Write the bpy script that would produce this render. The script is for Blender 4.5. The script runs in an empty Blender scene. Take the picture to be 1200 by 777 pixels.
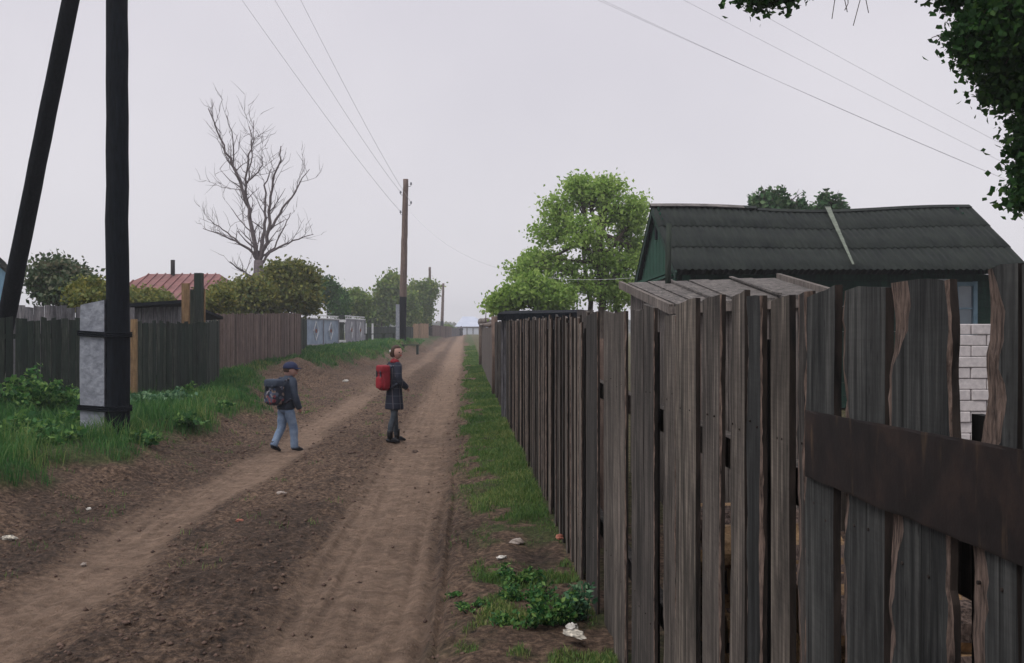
import bpy, math, random
import numpy as np
from mathutils import Vector, Matrix
random.seed(7); RS = np.random.RandomState(11)
scene = bpy.context.scene
COL = scene.collection
F = 1167.0
def px(x, y, Y):                      # photo pixel at depth Y -> world point
    return Vector(((x-600)/F*Y, Y, 1.6-(y-388.5)/F*Y))
def lin(c):
    c = c/255.0
    return c/12.92 if c <= .04045 else ((c+.055)/1.055)**2.4
def rgb(r, g, b, k=1.0):
    return (min(1, lin(r)*k), min(1, lin(g)*k), min(1, lin(b)*k), 1)

# ------------------------------------------------------------ noise / terrain
_T = RS.rand(256, 256)
def vn(x, y):
    x = np.asarray(x, float); y = np.asarray(y, float)
    xi = np.floor(x).astype(int); yi = np.floor(y).astype(int)
    fx = x-xi; fy = y-yi; fx = fx*fx*(3-2*fx); fy = fy*fy*(3-2*fy)
    a = _T[xi % 256, yi % 256]; b = _T[(xi+1) % 256, yi % 256]
    c = _T[xi % 256, (yi+1) % 256]; d = _T[(xi+1) % 256, (yi+1) % 256]
    return (a*(1-fx)+b*fx)*(1-fy)+(c*(1-fx)+d*fx)*fy
def fbm(x, y, o=4):
    s = 0; a = .5; t = 0
    for i in range(o):
        s = s+a*vn(x*2**i+i*17.3, y*2**i+i*5.1); t += a; a *= .5
    return s/t
def sst(a, b, x):
    t = np.clip((np.asarray(x, float)-a)/(b-a), 0, 1); return t*t*(3-2*t)
def uedge(Y):
    return np.interp(Y, [0, 7, 9, 11, 13, 16, 20, 24, 28, 36, 45, 60, 90, 140], [-4.1, -3.95, -3.7, -3.35, -3.25, -3.45, -3.9, -4.6, -5.3, -4.7, -3.7, -2.6, -2.4, -2.3])
def fields(X, Y):
    u = X+.0471*Y
    e = uedge(Y)+(fbm(X*.9+40, Y*.9, 3)-.5)*1.1
    bz = np.interp(Y, [0, 12, 20, 27, 36, 50, 63, 80, 120, 200, 400], [.3, .38, .45, .52, .66, .8, .85, 1.0, 1.2, 1.3, 1.3])
    rz = np.interp(Y, [0, 38, 55, 80, 120, 200, 400], [0, .02, .18, .5, .9, 1.2, 1.25])
    rgt = np.interp(Y, [0, 30, 45, 80, 120, 200, 400], [.02, .0, .1, .5, .9, 1.2, 1.25])
    bank = sst(.35, -.95, u-e)*1.0
    bank = np.clip(bank, 0, 1)
    right = sst(-.16, .22, u+(fbm(X*1.3, Y*.7+9, 3)-.5)*.5)
    rough = fbm(X*7, Y*7, 4)-.5
    rough2 = fbm(X*19+3, Y*17, 3)-.5
    rutA = np.exp(-((u+.62)/.45)**4)          # wide packed track
    rutB = np.exp(-((u+np.interp(Y, [0, 30, 50, 80], [2.52, 2.5, 1.95, 1.75])+(fbm(Y*.35, Y*0+3, 2)-.5)*.35)/.34)**4)*np.interp(Y, [16, 30], [1, .55])
    inroad = (1-bank)*(1-right)
    stri = fbm(u*13+2, Y*.9, 4); stri2 = fbm(u*4+9, Y*.35+5, 3); stri3 = fbm(u*42+9, Y*.7+5, 3)
    pack = np.clip((rutA+rutB)*(.15+.75*stri2+.6*stri+.5*stri3), 0, 1)*inroad
    z = rz*(1-bank)+bz*bank
    z = z*(1-right)+rgt*right+right*.05
    z = z-.045*rutA*inroad-.05*rutB*inroad+.03*np.exp(-((u+1.6)/.5)**2)*inroad
    loose = (1-pack)*inroad
    z = z+((stri-.5)*.035+(stri3-.5)*.022)*pack+rough*(.016*pack+.07*loose+.05*(1-inroad))+rough2*(.008*pack+.036*loose+.02*(1-inroad))
    # tyre grooves running along the packed track
    tr = u+.22+(fbm(Y*.3, Y*0+8, 2)-.5)*.12
    groove = np.exp(-(tr/.035)**2)+np.exp(-((tr-.09)/.022)**2)+.6*np.exp(-((tr+.14)/.03)**2)
    tread = .5+.5*np.sin(Y*70)
    gm = sst(15, 7, Y)*(1-bank)
    z = z-gm*groove*.04+gm*np.exp(-((tr-.045)/.02)**2)*.012-gm*np.exp(-((tr+.3)/.1)**2)*tread*.004
    tr2 = u+.95+(fbm(Y*.25, Y*0+18, 2)-.5)*.2
    z = z-sst(30, 8, Y)*inroad*(np.exp(-(tr2/.03)**2)+np.exp(-((tr2-.16)/.03)**2)+np.exp(-((tr2+.11)/.02)**2))*.013
    # heap of earth left of the road, and a small rise at the far pole
    hx = (u+4.9)/1.0; hy = (Y-30)/5.0
    heap = np.exp(-(hx*hx+hy*hy))
    z = z+heap*(.22+.3*rough)
    z = z+.28*np.exp(-(((X+6.4)/2.2)**2+((Y-57)/7.0)**2))
    # grass cover
    gn = fbm(X*1.6+5, Y*1.2+2, 4); gf = fbm(X*9+5, Y*7+2, 3)-.5; gn = gn+gf*.28
    g = sst(.35, .8, bank+(gn-.5)*.9)
    g = g*(1-.95*sst(.25, .6, heap))
    patch = np.interp(Y, [0, 5, 6, 7.5, 8.5, 11, 200], [.62, .62, .54, .60, .68, .85, .92])
    nearf = sst(.25, .62, u)*.28*sst(6.3, 9.5, Y)
    g2 = right*sst(.54, .40, gn-(patch-.5)*.5-nearf+.02)
    g = np.clip(np.maximum(g, g2), 0, 1)
    dark = np.clip(loose*sst(.42, .6, fbm(X*1.7+20, Y*.9+4, 4)+.05)*(.45+.9*fbm(X*9, Y*8+4, 3))*np.interp(Y, [8, 14], [.75, .35]), 0, 1)
    hole = np.exp(-(((u-.50)/.16)**2+((Y-6.9)/.45)**2)); z = z-.05*hole; dark = np.clip(dark+hole*1.1, 0, 1); g = g*(1-hole)
    dark = np.clip(dark+.75*gm*np.exp(-((tr-.03)/.05)**2)*fbm(X*20, Y*3, 3), 0, 1)
    return z, g, pack, dark, u, inroad
def H(X, Y):
    return float(fields(np.array([X], float), np.array([Y], float))[0][0])
def smoothH(X, Y): return H(X, Y)

# ------------------------------------------------------------ materials
def mat_new(name):
    m = bpy.data.materials.new(name); m.use_nodes = True
    nt = m.node_tree; b = nt.nodes['Principled BSDF']
    b.inputs['Specular IOR Level'].default_value = .25
    return m, nt, b
def N(nt, t, **kw):
    n = nt.nodes.new(t)
    for k, v in kw.items():
        if k in n.inputs.keys(): n.inputs[k].default_value = v
        else: setattr(n, k, v)
    return n
def ramp(nt, fac, stops):
    r = nt.nodes.new('ShaderNodeValToRGB'); e = r.color_ramp.elements
    e[0].position, e[0].color = stops[0]; e[1].position, e[1].color = stops[-1]
    for p, c in stops[1:-1]:
        q = e.new(p); q.color = c
    nt.links.new(fac, r.inputs[0]); return r.outputs[0]
def mix(nt, fac, a, b, mode='MIX'):
    m = nt.nodes.new('ShaderNodeMix'); m.data_type = 'RGBA'; m.blend_type = mode
    for s, v in ((m.inputs[0], fac), (m.inputs[6], a), (m.inputs[7], b)):
        if isinstance(v, (int, float, tuple)): s.default_value = v
        else: nt.links.new(v, s)
    return m.outputs[2]
def coords(nt, scale, rnd=True, kind='Object'):
    tc = N(nt, 'ShaderNodeTexCoord'); mp = N(nt, 'ShaderNodeMapping'); mp.inputs['Scale'].default_value = scale
    src = tc.outputs[kind]
    if rnd:
        oi = N(nt, 'ShaderNodeObjectInfo'); ad = N(nt, 'ShaderNodeVectorMath', operation='MULTIPLY_ADD')
        nt.links.new(oi.outputs['Random'], ad.inputs[0]); ad.inputs[1].default_value = (13, 17, 29); nt.links.new(src, ad.inputs[2]); src = ad.outputs[0]
    nt.links.new(src, mp.inputs[0]); return mp.outputs[0]
def noise(nt, vec, scale=1., detail=5., rough=.6, dist=0.):
    n = N(nt, 'ShaderNodeTexNoise'); n.inputs['Scale'].default_value = scale; n.inputs['Detail'].default_value = detail
    n.inputs['Roughness'].default_value = rough; n.inputs['Distortion'].default_value = dist
    nt.links.new(vec, n.inputs['Vector']); return n.outputs['Fac']
def bump(nt, b, h, strength=.5, dist=.01):
    bp = N(nt, 'ShaderNodeBump'); bp.inputs['Strength'].default_value = strength; bp.inputs['Distance'].default_value = dist
    nt.links.new(h, bp.inputs['Height']); nt.links.new(bp.outputs[0], b.inputs['Normal'])
def wood(name, dark, mid, light, grain=(45, 45, 2.2), moss=None, rough=.85, rndk=.5, knots=True):
    m, nt, b = mat_new(name)
    v = coords(nt, grain); n1 = noise(nt, v, 1, 8, .65, .6)
    v2 = coords(nt, (5, 5, .9)); n2 = noise(nt, v2, 1, 4, .6, .4)
    v3 = coords(nt, (130, 130, 4)); n3 = noise(nt, v3, 1, 3, .7)
    c = ramp(nt, n1, [(.34, dark), (.5, mid), (.66, light)])
    c = mix(nt, .35, c, ramp(nt, n2, [(.3, dark), (.7, light)]), 'MIX')
    bl_ = noise(nt, coords(nt, (16, 16, 5)), 1, 6, .7, .5)
    c = mix(nt, .75, c, ramp(nt, bl_, [(.35, (.42, .42, .44, 1)), (.6, (1, 1, 1, 1))]), 'MULTIPLY')
    saw = noise(nt, coords(nt, (6, 6, 150)), 1, 2, .6)
    c = mix(nt, .3, c, ramp(nt, saw, [(.4, (.65, .65, .65, 1)), (.6, (1, 1, 1, 1))]), 'MULTIPLY')
    oi = N(nt, 'ShaderNodeObjectInfo')
    c = mix(nt, rndk, c, ramp(nt, oi.outputs['Random'], [(0, (.2, .21, .23, 1)), (.3, (.5, .5, .52, 1)), (.6, (.95, .92, .9, 1)), (1, (1, .97, .93, 1))]), 'MULTIPLY')
    if knots:
        vo = N(nt, 'ShaderNodeTexVoronoi'); nt.links.new(coords(nt, (7, 7, 2.1)), vo.inputs['Vector'])
        k = ramp(nt, vo.outputs['Distance'], [(.03, (.8, .8, .8, 1)), (.13, (0, 0, 0, 1))])
        c = mix(nt, k, c, tuple(x*.35 for x in dark[:3])+(1,))
    cr_ = noise(nt, coords(nt, (95, 95, 1.1)), 1, 2, .5)
    c = mix(nt, ramp(nt, cr_, [(.62, (0, 0, 0, 1)), (.68, (.75, .75, .75, 1))]), c, tuple(x*.3 for x in dark[:3])+(1,))
    if moss:
        n4 = noise(nt, coords(nt, (3, 3, 1.3)), 1, 5, .6)
        c = mix(nt, ramp(nt, n4, [(.35, (0, 0, 0, 1)), (.65, (.8, .8, .8, 1))]), c, moss)
    nt.links.new(c, b.inputs['Base Color']); b.inputs['Roughness'].default_value = rough
    ad = N(nt, 'ShaderNodeMath', operation='ADD'); nt.links.new(n1, ad.inputs[0]); nt.links.new(n3, ad.inputs[1])
    bump(nt, b, ad.outputs[0], .7, .006)
    return m
def plain(name, c1, c2, scale=8., rough=.8, bs=.3, bd=.01, spec=.25, rnd=True, metallic=0., stretch=(1, 1, 1)):
    m, nt, b = mat_new(name)
    n = noise(nt, coords(nt, tuple(scale*s for s in stretch), rnd), 1, 6, .6)
    nt.links.new(ramp(nt, n, [(.3, c1), (.7, c2)]), b.inputs['Base Color'])
    b.inputs['Roughness'].default_value = rough; b.inputs['Specular IOR Level'].default_value = spec; b.inputs['Metallic'].default_value = metallic
    if bs: bump(nt, b, n, bs, bd)
    return m
def leafmat(name, c1, c2, c3, tr=.25):
    m, nt, b = mat_new(name)
    at = N(nt, 'ShaderNodeAttribute', attribute_name='rnd')
    c = ramp(nt, at.outputs['Fac'], [(0, c1), (.5, c2), (1, c3)])
    nt.links.new(c, b.inputs['Base Color']); b.inputs['Roughness'].default_value = .6
    tl = N(nt, 'ShaderNodeBsdfTranslucent'); nt.links.new(c, tl.inputs['Color'])
    mx = N(nt, 'ShaderNodeMixShader'); mx.inputs[0].default_value = tr
    nt.links.new(b.outputs[0], mx.inputs[1]); nt.links.new(tl.outputs[0], mx.inputs[2])
    nt.links.new(mx.outputs[0], nt.nodes['Material Output'].inputs['Surface'])
    return m
M = {}
M['fence'] = wood('weathered_board', rgb(24, 24, 24), rgb(82, 77, 73), rgb(158, 148, 139), rndk=.95)
M['bark'] = plain('bark_edge', rgb(22, 18, 18), rgb(140, 120, 110), 85, .95, 1, .03, stretch=(1, 1, .22))
M['edge'] = plain('dark_board_edge', rgb(14, 14, 15), rgb(58, 50, 46), 30, .95, .8, .01, stretch=(1, 1, .2))  # board sides coloured near black, painting in the shade between boards
M['gap_dark'] = plain('gap_shade_board', rgb(10, 11, 13), rgb(34, 32, 32), 20, .95, .6, .01, stretch=(1, 1, .1))  # backing boards: shade of the gaps painted in as a near-black colour
M['near_dark'] = wood('near_board_shaded', rgb(15, 17, 19), rgb(48, 51, 52), rgb(92, 93, 92), rndk=.55)  # darker copy of the fence wood, shade on nearest boards put into colour
M['grey_wood'] = wood('grey_plank', rgb(64, 62, 66), rgb(112, 110, 116), rgb(158, 156, 160))
M['moss_wood'] = wood('mossy_picket', rgb(22, 28, 29), rgb(54, 62, 58), rgb(98, 104, 94), moss=rgb(36, 50, 44), rndk=.8)
M['brown_wood'] = wood('brown_picket', rgb(70, 58, 55), rgb(122, 104, 98), rgb(152, 134, 126), rndk=.6)
M['tan_wood'] = wood('tan_board', rgb(130, 105, 85), rgb(175, 145, 118), rgb(196, 170, 142))
M['fresh_wood'] = wood('fresh_split_wood', rgb(120, 92, 66), rgb(168, 134, 96), rgb(196, 166, 128), knots=False)
M['shed_wood'] = wood('shed_plank', rgb(66, 62, 60), rgb(112, 104, 100), rgb(152, 142, 136))
M['roof_wood'] = wood('roof_plank', rgb(52, 50, 50), rgb(100, 95, 93), rgb(152, 145, 140), grain=(45, 3, 45))
M['tar'] = plain('tarred_wood', rgb(8, 12, 17), rgb(22, 28, 36), 9, .9, .8, .02, .12, stretch=(4, 4, .6))
M['pole_wood'] = wood('pole_wood', rgb(70, 58, 54), rgb(112, 94, 86), rgb(140, 122, 112), grain=(20, 20, 1), knots=False)
M['concrete'] = plain('rough_concrete', rgb(112, 116, 126), rgb(152, 156, 166), 14, .95, .8, .02)
M['wire'] = plain('wire_steel', rgb(60, 60, 66), rgb(90, 90, 96), 20, .5, 0)
M['cable'] = plain('overhead_wire', rgb(196, 196, 204), rgb(210, 210, 216), 2, .5, 0)
M['rust'] = None
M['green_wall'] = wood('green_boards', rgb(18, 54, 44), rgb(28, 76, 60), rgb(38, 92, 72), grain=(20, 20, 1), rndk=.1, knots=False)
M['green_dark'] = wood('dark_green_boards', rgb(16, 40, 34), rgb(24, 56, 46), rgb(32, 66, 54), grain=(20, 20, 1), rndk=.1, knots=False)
M['slate'] = plain('asbestos_roof', rgb(13, 20, 20), rgb(34, 40, 36), 3.5, .9, .5, .02, stretch=(1, .5, .5))
M['slate_light'] = plain('asbestos_roof_light', rgb(120, 112, 112), rgb(160, 152, 150), 6, .9, .4, .02)
M['slate_cap'] = plain('ridge_tile', rgb(70, 68, 68), rgb(120, 114, 112), 6, .9, .4, .02)
M['strip'] = plain('zinc_strip', rgb(70, 78, 70), rgb(120, 126, 114), 8, .7, .3, .01)
M['red_roof'] = plain('red_tin_roof', rgb(104, 70, 70), rgb(136, 92, 90), 2.5, .7, .2, .01)
M['white_paint'] = plain('white_paint', rgb(190, 190, 196), rgb(225, 225, 228), 12, .7, .2, .005)
M['blue_paint'] = plain('blue_paint', rgb(110, 150, 178), rgb(140, 176, 200), 5, .7, .2, .005)
M['frame_blue'] = plain('window_frame_paint', rgb(84, 108, 124), rgb(110, 134, 150), 5, .7, .2, .005)
M['gate_blue'] = plain('gate_blue_paint', rgb(112, 124, 144), rgb(146, 160, 180), 2.5, .6, .15, .005, .4)
M['gate_grey'] = plain('gate_grey_paint', rgb(118, 118, 130), rgb(148, 146, 156), 3, .6, .15, .005, .4)
M['brick'] = plain('white_silicate_brick', rgb(186, 180, 182), rgb(216, 210, 210), 25, .9, .4, .005)
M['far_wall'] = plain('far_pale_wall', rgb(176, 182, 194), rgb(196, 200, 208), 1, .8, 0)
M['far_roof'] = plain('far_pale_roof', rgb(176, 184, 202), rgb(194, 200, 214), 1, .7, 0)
M['glass'] = plain('window_glass', rgb(60, 72, 84), rgb(80, 94, 106), 3, .12, 0, spec=.8)
M['bark_tree'] = plain('tree_bark', rgb(60, 52, 48), rgb(104, 92, 84), 22, .95, .8, .02, stretch=(1, 1, .3))
M['dead_bark'] = plain('dead_tree_bark', rgb(80, 72, 74), rgb(116, 106, 108), 8, .95, .6, .02)
M['leaf_big'] = leafmat('leaf_yellow_green', rgb(100, 134, 60), rgb(142, 172, 86), rgb(184, 206, 122), .5)
M['leaf_low'] = leafmat('leaf_bright_green', rgb(88, 124, 54), rgb(128, 158, 76), rgb(168, 192, 104), .5)
M['leaf_olive'] = leafmat('leaf_olive', rgb(62, 84, 44), rgb(104, 112, 54), rgb(146, 136, 66), .3)
M['leaf_dark'] = leafmat('leaf_dark_green', rgb(34, 66, 36), rgb(56, 96, 44), rgb(90, 128, 56), .25)
M['leaf_mix'] = leafmat('leaf_mixed_green', rgb(62, 92, 46), rgb(100, 126, 58), rgb(146, 156, 84), .35)
M['leaf_grey'] = leafmat('leaf_grey_green', rgb(44, 62, 46), rgb(70, 88, 60), rgb(124, 116, 96), .25)
M['leaf_near'] = leafmat('leaf_near_tree', rgb(26, 54, 28), rgb(44, 82, 36), rgb(78, 110, 48), .35)
M['leaf_birch'] = leafmat('leaf_birch', rgb(40, 74, 46), rgb(62, 98, 58), rgb(96, 118, 80), .25)
M['grass'] = leafmat('grass_blade', rgb(50, 88, 46), rgb(94, 122, 62), rgb(166, 160, 106), .3)
M['grass_lush'] = leafmat('lush_grass_blade', rgb(38, 84, 44), rgb(72, 116, 56), rgb(158, 156, 100), .3)
M['weed'] = leafmat('weed_leaf', rgb(34, 74, 42), rgb(62, 108, 52), rgb(116, 146, 76), .3)
M['weed_grey'] = leafmat('weed_leaf_grey', rgb(52, 92, 66), rgb(84, 124, 92), rgb(128, 158, 120), .3)
M['paper'] = plain('litter_paper', rgb(150, 146, 140), rgb(235, 232, 226), 26, .8, .3, .004)
M['carton'] = plain('litter_carton', rgb(60, 60, 66), rgb(214, 206, 190), 40, .8, .3, .004)
M['stone'] = plain('field_stone', rgb(120, 110, 104), rgb(176, 166, 158), 18, .9, .6, .01)
M['reddish'] = plain('brick_fragment', rgb(130, 78, 66), rgb(176, 120, 102), 18, .9, .6, .01)

def rust_mat():
    m, nt, b = mat_new('rusty_sheet')
    n = noise(nt, coords(nt, (9, 9, 9), False), 1, 8, .65)
    n2 = noise(nt, coords(nt, (30, 30, 5), False), 1, 5, .6)
    c = ramp(nt, n, [(.3, rgb(12, 9, 10)), (.52, rgb(26, 19, 19)), (.75, rgb(48, 35, 30))])
    c = mix(nt, ramp(nt, n2, [(.60, (0, 0, 0, 1)), (.75, (.5, .5, .5, 1))]), c, rgb(86, 68, 50))
    nt.links.new(c, b.inputs['Base Color']); b.inputs['Roughness'].default_value = .7
    bump(nt, b, n, .5, .004); return m
M['rust'] = rust_mat()

def ground_mat():
    m, nt, b = mat_new('earth_and_turf')
    ag = N(nt, 'ShaderNodeAttribute', attribute_name='grass'); ap = N(nt, 'ShaderNodeAttribute', attribute_name='pack'); ad = N(nt, 'ShaderNodeAttribute', attribute_name='dark')
    v = coords(nt, (1, 1, 1), False)
    n1 = noise(nt, v, 22, 8, .7); n2 = noise(nt, v, 2.2, 6, .6); n3 = noise(nt, v, 75, 5, .7); n4 = noise(nt, v, 7, 5, .6, .8)
    loose = ramp(nt, n1, [(.34, rgb(50, 40, 35)), (.5, rgb(106, 86, 72)), (.66, rgb(156, 130, 110))])
    pk = ramp(nt, n4, [(.35, rgb(130, 108, 92)), (.65, rgb(176, 150, 130))])
    pk = mix(nt, .35, pk, loose)
    wet = ramp(nt, n1, [(.34, rgb(30, 25, 23)), (.55, rgb(78, 63, 54)), (.72, rgb(122, 100, 84))])
    c = mix(nt, ap.outputs['Fac'], loose, pk)
    c = mix(nt, ad.outputs['Fac'], c, wet)
    big = ramp(nt, n2, [(.3, (.62, .62, .63, 1)), (.7, (1, 1, 1, 1))])
    c = mix(nt, .6, c, big, 'MULTIPLY')
    tur = ramp(nt, n1, [(.3, rgb(44, 48, 32)), (.55, rgb(76, 86, 50)), (.75, rgb(116, 106, 74))])
    c = mix(nt, ag.outputs['Fac'], c, tur)
    # small pale pebbles
    vo = N(nt, 'ShaderNodeTexVoronoi'); vo.inputs['Scale'].default_value = 16; nt.links.new(v, vo.inputs['Vector'])
    k = ramp(nt, vo.outputs['Distance'], [(.035, (.8, .8, .8, 1)), (.06, (0, 0, 0, 1))])
    c = mix(nt, k, c, rgb(168, 156, 148))
    nt.links.new(c, b.inputs['Base Color']); b.inputs['Roughness'].default_value = .95
    s = N(nt, 'ShaderNodeMath', operation='ADD'); nt.links.new(n1, s.inputs[0]); nt.links.new(n3, s.inputs[1])
    bump(nt, b, s.outputs[0], 1., .04)
    return m
M['ground'] = ground_mat()

# ------------------------------------------------------------ object helpers
def link(o, parent=None):
    COL.objects.link(o)
    if parent is not None: o.parent = parent
    return o
def tag(o, label=None, cat=None, group=None, kind=None):
    if label: o['label'] = label
    if cat: o['category'] = cat
    if group: o['group'] = group
    if kind: o['kind'] = kind
    return o
def empty(name, loc, label, cat, group=None, rz=0):
    o = bpy.data.objects.new(name, None); o.location = loc; o.rotation_euler = (0, 0, rz); o.empty_display_size = .2
    link(o); return tag(o, label, cat, group)
def np_mesh(name, verts, loops, sizes, mats, matidx=None, attrs=None, smooth=False):
    me = bpy.data.meshes.new(name); verts = np.asarray(verts, np.float32); loops = np.asarray(loops, np.int32); sizes = np.asarray(sizes, np.int32)
    me.vertices.add(len(verts)); me.vertices.foreach_set('co', verts.ravel())
    me.loops.add(len(loops)); me.loops.foreach_set('vertex_index', loops)
    me.polygons.add(len(sizes)); st = np.zeros(len(sizes), np.int32); st[1:] = np.cumsum(sizes)[:-1]
    me.polygons.foreach_set('loop_start', st); me.polygons.foreach_set('loop_total', sizes)
    for m in mats: me.materials.append(m)
    if matidx is not None: me.polygons.foreach_set('material_index', np.asarray(matidx, np.int32))
    if attrs:
        for k, a in attrs.items():
            at = me.attributes.new(k, 'FLOAT', 'POINT'); at.data.foreach_set('value', np.asarray(a, np.float32))
    if smooth: me.polygons.foreach_set('use_smooth', np.ones(len(sizes), bool))
    me.update(calc_edges=True); me.validate(); return me
class MB:
    def __init__(s): s.v = []; s.f = []; s.m = []; s.sm = []
    def add(s, vs, fs, mi=0, sm=False):
        o = len(s.v); s.v += [Vector(v) for v in vs]
        for f in fs: s.f.append([i+o for i in f]); s.m.append(mi); s.sm.append(sm)
    def box(s, c, size, rz=0, ry=0, rx=0, mi=0, M4=None):
        h = [x/2 for x in size]; R = Matrix.Rotation(rz, 3, 'Z') @ Matrix.Rotation(ry, 3, 'Y') @ Matrix.Rotation(rx, 3, 'X')
        vs = [Vector(c)+R @ Vector((a*h[0], b*h[1], d*h[2])) for a in (-1, 1) for b in (-1, 1) for d in (-1, 1)]
        s.add(vs, [(0, 1, 3, 2), (4, 6, 7, 5), (0, 4, 5, 1), (2, 3, 7, 6), (0, 2, 6, 4), (1, 5, 7, 3)], mi)
    def beam(s, a, b, w, h, mi=0, up=(0, 0, 1)):
        a = Vector(a); b = Vector(b); d = (b-a).normalized(); up = Vector(up)
        if abs(d.dot(up)) > .95: up = Vector((1, 0, 0))
        x = d.cross(up).normalized(); z = x.cross(d).normalized()
        vs = [p+x*(i*w/2)+z*(j*h/2) for p in (a, b) for i, j in ((-1, -1), (1, -1), (1, 1), (-1, 1))]
        s.add(vs, [(0, 3, 2, 1), (4, 5, 6, 7), (0, 1, 5, 4), (1, 2, 6, 5), (2, 3, 7, 6), (3, 0, 4, 7)], mi)
    def slab(s, quad, th, mi=0):           # quad of 4 points, thickness along normal (down)
        q = [Vector(p) for p in quad]; n = (q[1]-q[0]).cross(q[2]-q[0]).normalized()
        vs = q+[p-n*th for p in q]
        s.add(vs, [(0, 1, 2, 3), (7, 6, 5, 4), (0, 4, 5, 1), (1, 5, 6, 2), (2, 6, 7, 3), (3, 7, 4, 0)], mi)
    def tube(s, pts, rad, n=8, mi=0, sm=True, wob=0, flat=None):
        pts = [Vector(p) for p in pts]
        if not hasattr(rad, '__len__'): rad = [rad]*len(pts)
        o = len(s.v); d0 = (pts[1]-pts[0]).normalized()
        x = d0.cross(Vector((0, 0, 1)));
        if x.length < .1: x = d0.cross(Vector((0, 1, 0)))
        x.normalize()
        for i, p in enumerate(pts):
            d = (pts[min(i+1, len(pts)-1)]-pts[max(i-1, 0)]).normalized()
            x = (x-d*x.dot(d)).normalized(); y = d.cross(x)
            for k in range(n):
                a = 2*math.pi*k/n; r = rad[i]*(1+(random.random()-.5)*wob)
                q = x*math.cos(a)*r+y*math.sin(a)*r
                s.v.append(p+q)
        for i in range(len(pts)-1):
            for k in range(n):
                s.f.append([o+i*n+k, o+i*n+(k+1) % n, o+(i+1)*n+(k+1) % n, o+(i+1)*n+k]); s.m.append(mi); s.sm.append(sm)
        s.f.append([o+k for k in range(n)][::-1]); s.m.append(mi); s.sm.append(False)
        s.f.append([o+(len(pts)-1)*n+k for k in range(n)]); s.m.append(mi); s.sm.append(False)
    def loft(s, rings, n=20, mi=0, cap=True, wob=0):    # rings: (cx,cy,cz,rx,ry)
        o = len(s.v)
        for (cx, cy, cz, rx, ry) in rings:
            for k in range(n):
                a = 2*math.pi*k/n; w = 1+(random.random()-.5)*wob
                s.v.append(Vector((cx+rx*math.cos(a)*w, cy+ry*math.sin(a)*w, cz)))
        for i in range(len(rings)-1):
            for k in range(n):
                s.f.append([o+i*n+k, o+i*n+(k+1) % n, o+(i+1)*n+(k+1) % n, o+(i+1)*n+k]); s.m.append(mi); s.sm.append(True)
        if cap:
            s.f.append([o+k for k in range(n)][::-1]); s.m.append(mi); s.sm.append(True)
            s.f.append([o+(len(rings)-1)*n+k for k in range(n)]); s.m.append(mi); s.sm.append(True)
    def ball(s, c, r, nu=14, nv=10, mi=0, fn=None, rot=None):
        o = len(s.v); c = Vector(c)
        if not hasattr(r, '__len__'): r = (r, r, r)
        for j in range(nv+1):
            t = math.pi*j/nv
            for i in range(nu):
                p = 2*math.pi*i/nu; d = Vector((math.sin(t)*math.cos(p), math.sin(t)*math.sin(p), math.cos(t)))
                q = Vector((d.x*r[0], d.y*r[1], d.z*r[2]))
                if fn: q = fn(d, q)
                if rot: q = rot @ q
                s.v.append(c+q)
        for j in range(nv):
            for i in range(nu):
                s.f.append([o+j*nu+i, o+(j+1)*nu+i, o+(j+1)*nu+(i+1) % nu, o+j*nu+(i+1) % nu]); s.m.append(mi); s.sm.append(True)
    def build(s, name, mats, parent=None, origin=(0, 0, 0)):
        if not isinstance(mats, (list, tuple)): mats = [mats]
        o3 = Vector(origin); me = bpy.data.meshes.new(name)
        me.from_pydata([v-o3 for v in s.v], [], s.f)
        for m in mats: me.materials.append(m)
        me.polygons.foreach_set('material_index', s.m); me.polygons.foreach_set('use_smooth', s.sm)
        me.update(); me.validate()
        o = bpy.data.objects.new(name, me); link(o, parent)
        if parent is None: o.location = o3
        return o
def part(mb, name, mats, root): return mb.build(name, mats, root, root.location if root.parent is None else (0, 0, 0))
def rel(mb, name, mats, thing, parent=None):     # mesh given in world coords, thing = top empty (unrotated)
    return mb.build(name, mats, parent or thing, thing.location)

# ------------------------------------------------------------ ground and road
def make_ground():
    un = np.concatenate([-np.geomspace(2500, 9, 46)[:-1], np.arange(-9, -5.2, .09), np.arange(-5.2, .82, .0215), np.arange(.85, 3, .12), np.geomspace(3.1, 2500, 44)])
    yn = np.concatenate([-np.geomspace(60, 1, 10), np.arange(-.5, 3.8, .25), np.geomspace(3.9, 62, 700), np.geomspace(64, 4000, 60)])
    U, Y = np.meshgrid(un, yn); X = U-.0471*Y
    z, g, pk, dk, u, inr = fields(X.ravel(), Y.ravel())
    far = sst(40, 90, np.abs(U.ravel())); z = z*(1-far*.0)
    nu = len(un); ny = len(yn)
    verts = np.stack([X.ravel(), Y.ravel(), z], 1)
    idx = np.arange(nu*ny).reshape(ny, nu)
    q = np.stack([idx[:-1, :-1], idx[:-1, 1:], idx[1:, 1:], idx[1:, :-1]], -1).reshape(-1, 4)
    g = np.where(np.abs(U.ravel()+2) > 9, np.maximum(g, .85), g)
    g = np.where(U.ravel() > .8, np.clip(g*.8, 0, .6), g)
    isroad = (inr[q].mean(1) > .5) & (Y.ravel()[q[:, 0]] < 230) & (Y.ravel()[q[:, 0]] > -40)
    for nm, sel in (('dirt_road', isroad), ('ground', ~isroad)):
        qq = q[sel]; used, inv = np.unique(qq, return_inverse=True); inv = inv.reshape(-1)
        me = np_mesh(nm, verts[used], inv, np.full(len(qq), 4), [M['ground']], attrs={'grass': g[used], 'pack': pk[used], 'dark': dk[used]}, smooth=True)
        o = bpy.data.objects.new(nm, me); link(o); o['kind'] = 'structure'
make_ground()

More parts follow.
